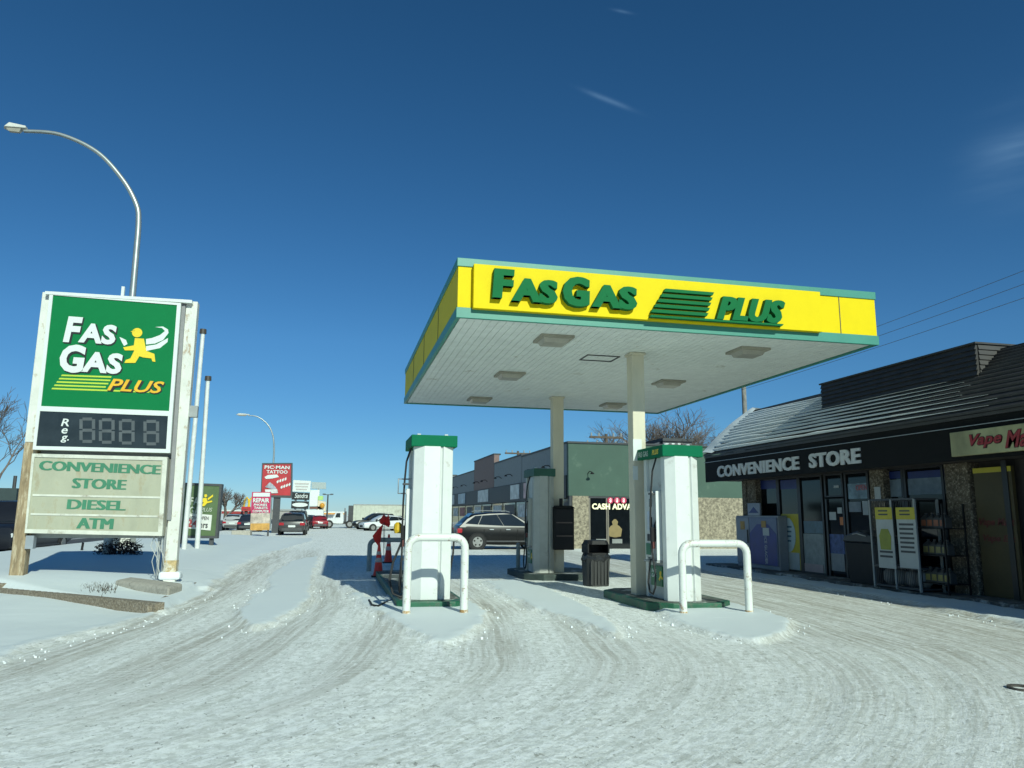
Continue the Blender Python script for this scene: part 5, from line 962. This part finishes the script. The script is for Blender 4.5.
# ---------------------------------------------------------------- vehicles
def paint(n, c, rough=.28): return mat('paint_'+n, c, max(rough, .3), .0, var=.08, scale=2, coat=.22 if max(c) > .03 else .06, spec=.35 if max(c) > .03 else .22, dirt=tuple(.7*v+.012 for v in c), damt=.08, dscale=2)
M_tyre = mat('tyre', (.02, .02, .02), .85, var=.3); M_rim = mat('wheel_rim', (.28, .28, .27), .4, .5); M_tail = mat('tail_lamp', (.35, .012, .02), .25); M_headl = mat('head_lamp', (.6, .62, .62), .15)
M_cglass = mat('car_glass', (.012, .016, .018), .04, spec=.7)
def vehicle(name, label, cat, loc, rz, pm, L, Wd, H, style='suv', group=None):
    root = thing(name, label, cat, (loc[0], loc[1], loc[2] if len(loc) > 2 else 0), group, rz); hw = Wd/2; h = L/2; wr = .36 if H > 1.6 else .32; gc = .20
    belt = H*.60; hood = H*.60 if style != 'sedan' else H*.58
    m = MB()
    def loft(rings):
        n = len(rings[0]); o = []
        for r_ in rings: o += r_
        m.add(o, [(i*n+k, i*n+(k+1) % n, (i+1)*n+(k+1) % n, (i+1)*n+k) for i in range(len(rings)-1) for k in range(n)]+[tuple(range(n)), tuple((len(rings)-1)*n+k for k in range(n))[::-1]])
    def sec(x, w, z0, z1):
        q = [(w*.86, z0), (w*.97, z0+.10), (w, z0+(z1-z0)*.45), (w*.985, z0+(z1-z0)*.75), (w*.95, z1-.04), (w*.87, z1)]
        return [(x, y, z) for y, z in q]+[(x, -y, z) for y, z in q[::-1]]
    if style == 'pickup': st_ = [(-h, .92, .45, belt*.98), (-h+.06, .98, .40, belt*1.02), (-.1*h, 1, gc+.1, belt), (.42*h, 1, gc+.1, belt), (.55*h, .99, gc+.1, hood), (.9*h, .95, .32, hood*.96), (h-.03, .88, .34, hood*.88), (h, .82, .42, hood*.72)]
    elif style == 'sedan': st_ = [(-h, .80, .42, belt*.92), (-h+.10, .92, .32, belt*1.06), (-.72*h, .98, gc+.05, belt*1.08), (-.1*h, 1, gc, belt), (.45*h, .99, gc+.02, hood), (.85*h, .92, .26, hood*.86), (h-.04, .84, .28, hood*.72), (h, .72, .34, hood*.56)]
    else: st_ = [(-h, .80, .42, belt*.85), (-h+.07, .93, .34, belt*1.0), (-.8*h, .985, gc+.06, belt*1.04), (-.2*h, 1, gc+.02, belt), (.40*h, .99, gc+.02, hood*.97), (.82*h, .93, .28, hood*.90), (h-.05, .86, .30, hood*.80), (h, .74, .38, hood*.62)]
    loft([sec(x, w*hw, a, b) for x, w, a, b in st_])
    if style == 'pickup': gx = (-.18*h, -.14*h, .22*h, .46*h)
    elif style == 'sedan': gx = (-.74*h, -.42*h, .12*h, .50*h)
    else: gx = (-.97*h, -.66*h, .08*h, .54*h)
    bw, rw = hw*.93, hw*.76; zb, zr = belt-.03, H-.04
    def gs(x, z, w=None):
        k = (z-zb)/(zr-zb); wt = bw+(rw-bw)*k; return [(x, bw, zb), (x, wt, max(z-.05, zb+.002)), (x, wt*.86, z), (x, 0, z+.03*(k > .5))]+[(x, -wt*.86, z), (x, -wt, max(z-.05, zb+.002)), (x, -bw, zb)]
    rz_ = .10 if style == 'suv' else .03
    loft([gs(gx[0], zb+.01), gs(gx[0]*.45+gx[1]*.55, zb+(zr-zb)*.62), gs(gx[1], zr-rz_), gs(gx[1]*.6+gx[2]*.4, zr-.02), gs(gx[1]*.2+gx[2]*.8, zr+.01), gs(gx[2]+.1, zr-.03), gs(gx[2]*.4+gx[3]*.6, zb+(zr-zb)*.52), gs(gx[3], zb+.01)])
    m.build('body', pm, root, smooth=True, local=True)
    def yz(z): return bw+(rw-bw)*(z-zb)/(zr-zb)+.012
    zl, zt = belt+.03, zr-.075
    def slx(z, a, b): return a+(b-a)*(z-zb)/(zr-zb)
    rear0, rear1 = slx(zl, gx[0], gx[1])+.22, slx(zt, gx[0], gx[1])+.10; fr0, fr1 = slx(zl, gx[3], gx[2])-.08, slx(zt, gx[3], gx[2])-.05
    cuts = [0, 1] if style == 'pickup' else [0, .20, .60, 1] if style == 'suv' else [0, .5, 1]
    for s_ in (1, -1):
        for a, b in zip(cuts, cuts[1:]):
            q = [(rear0+(fr0-rear0)*a+.012, zl), (rear0+(fr0-rear0)*b-.012, zl), (rear1+(fr1-rear1)*b-.012, zt), (rear1+(fr1-rear1)*a+.012, zt)]
            m = MB(); lo_, hi_ = (lambda k: .11*(1-k)**2, lambda k: .10*(1-k)**1.5) if style == 'suv' else (lambda k: 0, lambda k: 0)
            q = [(q[0][0], zl+lo_(a)), (q[1][0], zl+lo_(b)), (q[2][0], zt-hi_(b)), (q[3][0], zt-hi_(a))]; P_ = [Vector((x, s_*yz(z), z)) for x, z in q]; m.hexa(P_, [p-Vector((0, s_*.02, 0)) for p in P_]); m.build('side_window', M_cglass, root, local=True)
    for (xa, xb, nm, sg_) in ((gx[3], gx[2], 'windshield', 1), (gx[0], gx[1], 'rear_window', -1)):
        P_ = [Vector((slx(z, xa, xb)+sg_*.018, y*(yz(z)-.14), z+.01)) for z, y in ((zl, 1), (zl, -1), (zt+.02, -1), (zt+.02, 1))]
        m = MB(); m.hexa(P_, [p-Vector((sg_*.02, 0, 0)) for p in P_]); m.build(nm, M_cglass, root, local=True)
    for x in (-.60*h, .62*h):
        for s_ in (1, -1):
            m = MB(); m.cyl((x, s_*(hw-.18), wr), (x, s_*(hw+.006), wr), wr*1.17, n=22); m.build('wheel_arch', M_blk, root, local=True)
            m = MB(); m.cyl((x, s_*(hw-.2), wr), (x, s_*(hw+.02), wr), wr, wr*.98, n=24); wl = m.build('wheel', M_tyre, root, local=True)
            m = MB(); m.cyl((x, s_*(hw+.012), wr), (x, s_*(hw+.026), wr), wr*.66, wr*.64, n=20); rm = m.build('rim', M_rim, wl, local=True)
            m = MB()
            for k_ in range(5):
                a = k_*math.tau/5+.3; c_, s2 = math.cos(a), math.sin(a); m.cyl((x+.16*c_, s_*(hw+.02), wr+.16*s2), (x+.16*c_, s_*(hw+.03), wr+.16*s2), .045, n=7)
            m.build('rim_opening', M_blk, rm, local=True) if L > 4.6 and style == 'suv' else None
    for s_ in (1, -1):
        m = MB(); m.box((-h-.012, s_*hw*.58, belt*.72), (-h+.22, s_*hw*.945, belt*.92)); m.build('taillight', M_tail, root, bevel=.03, local=True)
        m = MB(); m.box((h-.25, s_*hw*.5, hood*.60), (h-.015, s_*hw*.88, hood*.74)); m.build('headlight', M_headl, root, bevel=.03, local=True)
        m = MB(); m.box((gx[3]-.25, s_*(hw*.93), belt+.02), (gx[3]-.08, s_*(hw*1.09), belt+.20)); m.build('mirror', M_blk, root, bevel=.03, local=True)
        m = MB(); m.box((-.52*h, s_*(hw+.004), gc+.16), (.5*h, s_*(hw*.98), gc+.22)); m.build('sill_trim', M_dk, root, local=True)
    m = MB(); m.box((-h-.03, -hw*.75, .32), (-h+.05, hw*.75, .52)); m.build('rear_bumper', M_dk, root, bevel=.03, local=True)
    m = MB(); m.box((-h-.035, -.25, .60), (-h+.03, .25, .74)); m.build('number_plate', M_signw, root, local=True)
    m = MB(); m.box((h-.06, -hw*.45, hood*.38), (h+.015, hw*.45, hood*.6)); m.build('grille', M_blk, root, bevel=.02, local=True)
    if style == 'suv' and L > 4.6:
        for s_ in (1, -1):
            m = MB(); m.tube([(gx[1]+.1, s_*rw*.86, zr+.03), (gx[1]+.3, s_*rw*.88, zr+.075), (gx[2]-.2, s_*rw*.88, zr+.07), (gx[2], s_*rw*.86, zr+.02)], .018, 6); m.build('roof_rail', M_met, root, local=True)
            for x in (-.02*h, -.36*h): m = MB(); m.box((x, s_*(hw-.01), belt*.86), (x+.2, s_*(hw+.025), belt*.90)); m.build('door_handle', M_met, root, local=True)
            for x in (.22*h, -.13*h, -.47*h): m = MB(); m.box((x, s_*(hw*.985), gc+.24), (x+.012, s_*(hw+.006), belt-.1)); m.build('door_seam', M_blk, root, local=True)
    return root
vehicle('parked_suv', 'black sport utility parked nose to the shops, seen behind the pumps', 'SUV', (7.75, 35.95), 0, paint('gloss_black', (.006, .0065, .007), .25), 4.62, 1.9, 1.75, 'suv')
vehicle('parked_suv', 'grey sport utility seen from behind beside the red tattoo sign', 'SUV', (PY(292.5, 530, 60).x, 61), R(90), paint('charcoal', (.05, .05, .05)), 4.5, 1.95, 1.68, 'suv')
vehicle('parked_pickup', 'black pickup just beyond the grey sport utility', 'pickup', (PY(297, 525, 74).x, 75), R(90), paint('black', (.018, .019, .02)), 5.4, 1.98, 1.9, 'pickup')
vehicle('silver_car', 'silver hatchback driving away on the road left of the repair sign', 'car', (PY(233, 528, 76).x, 77), R(90), paint('silver', (.40, .41, .41)), 4.2, 1.75, 1.5, 'suv')
vehicle('dark_car', 'dark car on the road half hidden by the repair sign', 'car', (PY(247.5, 526, 70).x, 72), R(90), paint('dark_blue', (.02, .025, .04)), 4.4, 1.8, 1.5, 'sedan')
vehicle('red_car', 'small dark red car in front of the white truck far down the lot', 'car', (PY(318, 527, 86).x, 87), R(97), paint('red', (.22, .02, .03)), 4.2, 1.75, 1.45, 'sedan')
vehicle('dark_hatchback', 'dark hatchback parked between the grey sport utility and red car', 'car', (PY(309, 527, 88).x, 90), R(60), paint('slate', (.05, .055, .06)), 4.2, 1.75, 1.5, 'suv')
vehicle('white_car', 'white car parked in front of the pale trailer, nearest the cones', 'car', (PY(384, 528, 76).x, 77), R(198), paint('white', (.62, .64, .64)), 4.6, 1.85, 1.55, 'suv')
vehicle('dark_suv', 'dark vehicle parked beyond the white car before the trailer', 'SUV', (PY(376, 526, 83).x, 84), R(195), paint('black', (.018, .019, .02)), 4.8, 1.9, 1.75, 'suv')
vehicle('dark_pickup', 'dark pickup on the road at the left edge behind the sign post', 'pickup', (PG(-8, 560).x-.3, PG(-8, 560).y+2.6), R(-90), paint('navy', (.012, .014, .02)), 5.6, 2.0, 1.95, 'pickup')
# white box body truck, white work truck and its pale trailer
Y = 100; a, b = PY(303.5, 512, Y), PY(323, 521, Y); bx = thing('box_truck', 'white box truck standing behind the dark red car', 'truck', ((a.x+b.x)/2, Y, 0))
m = MB(); m.box((a.x, Y, .9), (b.x, Y+2.2, a.z+.3)); m.build('box', M_signw, bx, bevel=.03); m = MB(); m.box((a.x-1.1, Y+.1, .5), (a.x-.02, Y+2.1, 1.9)); cb = m.build('cab', M_signw, bx, bevel=.12); m = MB(); m.box((a.x-1.0, Y+.08, 1.25), (a.x-.5, Y+.098, 1.75)); m.build('side_window', M_cglass, cb)
for x in (a.x-.5, b.x-.5):
    m = MB(); m.cyl((x, Y-.01, .45), (x, Y+.3, .45), .45, n=16); m.build('wheel', M_tyre, bx)
Y = 90; f0, f1 = PY(323.5, 520, Y).x, PY(352, 520, Y).x; tk = thing('work_truck', 'white bonneted work truck facing left in front of the trailer', 'truck', ((f0+f1)/2, Y+1, 0)); tl = f1-f0
m = MB(); pr_ = [(0, .55), (.04, .95), (.30*tl, 1.12), (.42*tl, 1.80), (.68*tl, 1.86), (.70*tl, .6), (.66*tl, .5)]; m.prism(pr_, (f0, Y, 0), XF, -1.9, 0); cb = m.build('cab', paint('white', (.62, .64, .64)), tk, bevel=.06)
m = MB(); m.prism([(.40*tl, 1.22), (.45*tl, 1.70), (.58*tl, 1.72), (.58*tl, 1.22)], (f0, Y, 0), XF, 0, .012); m.build('side_window', M_cglass, cb)
m = MB(); m.box((f0+.2, Y+.3, .45), (f1+.3, Y+1.6, .75)); m.build('frame', M_dk, tk); m = MB(); m.cyl((f0+.74*tl, Y+.2, .7), (f0+.74*tl, Y+.2, 2.3), .07, n=8); m.build('exhaust_stack', M_met, tk)
m = MB(); m.box((f0+.72*tl, Y+.1, .75), (f0+.80*tl, Y+1.8, 1.9)); m.build('headboard', M_dk, tk)
for x in (f0+.20*tl, f0+.92*tl):
    m = MB(); m.cyl((x, Y-.03, .46), (x, Y+.35, .46), .46, n=18); wl = m.build('wheel', M_tyre, tk); m = MB(); m.cyl((x, Y-.045, .46), (x, Y-.031, .46), .26, n=14); m.build('rim', M_rim, wl)
Y = 92; a = PY(348.5, 504, Y); tr_ = thing('box_trailer', 'long pale ribbed box trailer behind the white work truck', 'trailer', (a.x+6, Y+1.3, 0))
m = MB(); m.box((a.x+.6, Y, .75), (a.x+13.5, Y+2.5, PY(348.5, 504.5, Y).z)); bd = m.build('box', mat('trailer_cream', (.48, .50, .42), .6, var=.12, dirt=(.3, .3, .24), damt=.2, dscale=1), tr_)
m = MB(); m.box((a.x+.05, Y-.02, .7), (a.x+.59, Y+2.5, PY(348.5, 505.5, Y).z)); m.build('front_end', M_dk, tr_)
for k_ in range(30): pass
m = MB(); m.box((a.x+.6, Y-.03, PY(348.5, 505, Y).z), (a.x+13.5, Y-.001, PY(348.5, 504, Y).z)); m.build('top_rail', M_grey, tr_)
for k_ in range(24): m = MB(); x = a.x+.9+.52*k_; m.box((x, Y-.02, .8), (x+.05, Y-.001, PY(348.5, 505, Y).z-.01)); m.build('rib', mat('trailer_rib', (.42, .43, .37), .6), bd)
for x in (a.x+1.1, a.x+2.1): m = MB(); m.cyl((x, Y+.1, .46), (x, Y+.5, .46), .46, n=16); m.build('wheel', M_tyre, tr_)

# ---------------------------------------------------------------- far buildings, far lamp
Y = 58; a, b = PY(-90, 487, Y), PY(21, 497, Y); hb = thing('roadside_shop', 'white roadside building with dark flat roof at the left edge', 'building', ((a.x+b.x)/2, Y+5, 0))
m = MB(); m.box((a.x, Y, 0), (b.x-.8, Y+10, b.z+.1)); m.build('wall', mat('wall_paleblue', (.55, .58, .60), .7), hb); m = MB(); m.box((a.x, Y-.8, b.z-.25), (b.x, Y+10.5, a.z)); m.build('roof', mat('roof_teal', (.03, .05, .05), .6), hb)
m = MB(); m.box((b.x-2.6, Y-.6, 0), (b.x-2.0, Y-.1, b.z-.26)); m.build('column', mat('column_teal', (.12, .2, .2), .6), hb); m = MB(); m.cyl((PY(8, 487, Y).x, Y+1, a.z), (PY(8, 487, Y).x, Y+1, a.z+.9), .12, n=8); m.build('roof_vent', M_dk, hb)
for x in (-5.5, -9, -13): m = MB(); m.box((b.x+x, Y-.02, .8), (b.x+x+2, Y-.001, 2.4)); m.build('window', M_glass, hb)
Y = 118; a, b = PY(222, 510.5, Y), PY(250, 514, Y); rs = thing('restaurant', 'distant low restaurant with red roof band beyond the silver car', 'building', ((a.x+b.x)/2, Y+5, 0))
m = MB(); m.box((a.x+.3, Y, 0), (b.x, Y+9, b.z)); m.build('wall', mat('rest_wall', (.14, .13, .12), .7), rs); m = MB(); m.box((a.x, Y-.3, b.z+.002), (b.x+.3, Y+9.3, a.z-.1)); m.build('roof', mat('rest_red', (.30, .03, .03), .6), rs); m = MB(); m.box((a.x, Y-.32, a.z-.098), (b.x+.3, Y+9.3, a.z+.1)); m.build('roof_edge', M_signw, rs)
for k_ in range(3): m = MB(); m.box((a.x+.7+1.2*k_, Y-.03, .5), (a.x+1.5+1.2*k_, Y-.001, 1.5)); m.build('window', M_glass, rs)
Y = 150; a, b = PY(324, 511.5, Y), PY(345, 514, Y); ob_ = thing('gas_bar', 'distant white and orange canopy building above the work truck', 'building', ((a.x+b.x)/2, Y+5, 0))
m = MB(); m.box((a.x, Y, b.z-.1), (b.x, Y+8, a.z)); m.build('roof', M_signw, ob_); m = MB(); m.box((a.x-.02, Y-.05, b.z-.1), (b.x+.02, Y-.001, b.z+.18)); m.build('orange_band', mat('band_orange', (.55, .25, .05), .6), ob_); m = MB(); m.box((a.x+.6, Y+1, 0), (b.x-.3, Y+7, b.z-.11)); m.build('wall', mat('gas_bar_wall', (.45, .48, .5), .6), ob_)
for i, (x0, x1, yt, Y, cl) in enumerate(((-40, 60, 507, 260, (.30, .28, .26)), (150, 200, 508, 280, (.22, .2, .2)), (268, 300, 509, 240, (.35, .33, .3)), (296, 326, 510.5, 300, (.28, .25, .24)), (402, 470, 505, 230, (.4, .38, .33)))):
    a, b = PY(x0, yt, Y), PY(x1, yt, Y); fb = thing('far_building', ('low brown building on the horizon left of the price sign', 'low dark building on the horizon behind the flagpoles', 'low tan building on the horizon behind the red tattoo sign', 'low grey building on the horizon behind the tenant signs', 'long pale building on the horizon behind the left pump')[i], 'building', ((a.x+b.x)/2, Y+6, 0))
    m = MB(); m.box((a.x, Y, 0), (b.x, Y+12, a.z-.5)); m.build('wall', mat('far_wall_%s' % 'abcde'[i], cl, .8), fb); m = MB(); m.box((a.x-.3, Y-.3, a.z-.498), (b.x+.3, Y+12.3, a.z)); m.build('roof', M_mch if i % 2 else M_grey, fb)
Y = 120; a = PY(328, 495, Y); dl = thing('double_lamp', 'distant twin headed lamp post above the white work truck', 'lamp post', (a.x, Y, 0)); m = MB(); m.cyl((a.x, Y, 0), (a.x, Y, a.z), .14, .1, 8); m.build('pole', M_dk, dl); m = MB(); m.box((a.x-.55, Y-.05, a.z), (a.x+.55, Y+.05, a.z+.1)); m.build('arm', M_dk, dl)
for s_ in (-1, 1): m = MB(); m.box((a.x+s_*.35, Y-.15, a.z+.02), (a.x+s_*.8, Y+.15, a.z+.2)); m.build('lamp_head', M_dk, dl)

# ---------------------------------------------------------------- bare trees
def tree(label, base, h, spread, seed, depth=6, tr=.16, wide=1.0, first=.25):
    rr = random.Random(seed); root = thing('bare_tree', label, 'tree', base, 'bare winter trees'); tm_, cm = MB(), MB()
    def branch(p, d, ln, r, dep):
        pts = [p]; dd = d.copy(); n = 3
        for i in range(n):
            dd = (dd+Vector((rr.gauss(0, .16), rr.gauss(0, .16), rr.gauss(.03, .08)))).normalized(); pts.append(pts[-1]+dd*(ln/n))
        (tm_ if dep == depth else cm).tube(pts, [r*(1-.4*i/n) for i in range(n+1)], 7 if dep == depth else (5 if dep > depth-3 else 3), caps=False)
        if dep == 0: return
        k = rr.choice((3, 3, 4)) if dep > 1 else 3
        for i in range(k):
            t = 1 if i == 0 else rr.uniform(.45, 1); j = min(n, max(1, round(t*n))); ang = rr.uniform(.3, .85)*spread; ax = dd.orthogonal(); ax.rotate(Matrix.Rotation(rr.uniform(0, math.tau), 3, dd)); nd = dd.copy(); nd.rotate(Matrix.Rotation(ang if i else ang*.4, 3, ax)); nd.z += .10
            branch(pts[j], nd.normalized(), ln*rr.uniform(.62, .84), max(r*.56, .009), dep-1)
    branch(Vector((0, 0, 0)), Vector((0, 0, 1)), h*first, tr, depth); top = float(np.percentile([v[2] for v in cm.v], 90)); k = h*.93/top
    for q in (tm_, cm): q.v = [Vector(base)+Vector((v[0]*k*wide, v[1]*k*wide, v[2]*k)) for v in q.v]
    tm_.build('trunk', M_bark, root, smooth=True)
    cm.build('crown', mat('twig_brown', (.17, .135, .115), .9, var=.3), root); return root
b = PY(640, 500, 64); tree('tall bare tree behind the green wall, directly right of the near canopy post', (b.x+1.3, 64, 0), 10.6, 1.0, 4, 6, .24, 1.5)
b = PY(618, 500, 70); tree('bare tree behind the green wall, left of the near canopy post', (b.x, 70, 0), 9.9, 1.05, 9, 6, .2, 1.5)
b = PY(676, 500, 68); tree('bare tree above the cap of the right pump', (b.x, 68, 0), 10.0, .9, 15, 6, .2, 1.5)
b = PY(702, 500, 72); tree('thin bare tree between the right pump cap and the snowy hip of the store roof', (b.x, 72, 0), 9.7, .8, 22, 6, .16, 1.4)
b = PY(728, 500, 74); tree('smallest bare tree just left of the snowy store roof', (b.x, 74, 0), 9.4, .8, 31, 6, .15, 1.3)
b = PY(-6, 510, 46); tree('bare tree at the left edge behind the price sign', (b.x-.4, 46, 0), 7.6, 1.05, 41, 6, .13)
b = PY(226, 512, 105); tree('small dark tree behind the green billboard', (b.x, 105, 0), 4.6, 1.15, 52, 6, .2, first=.22)
b = PY(206, 512, 130); tree('small dark tree hidden partly by the flagpoles', (b.x, 130, 0), 5.0, 1.1, 57, 5, .2, first=.22)
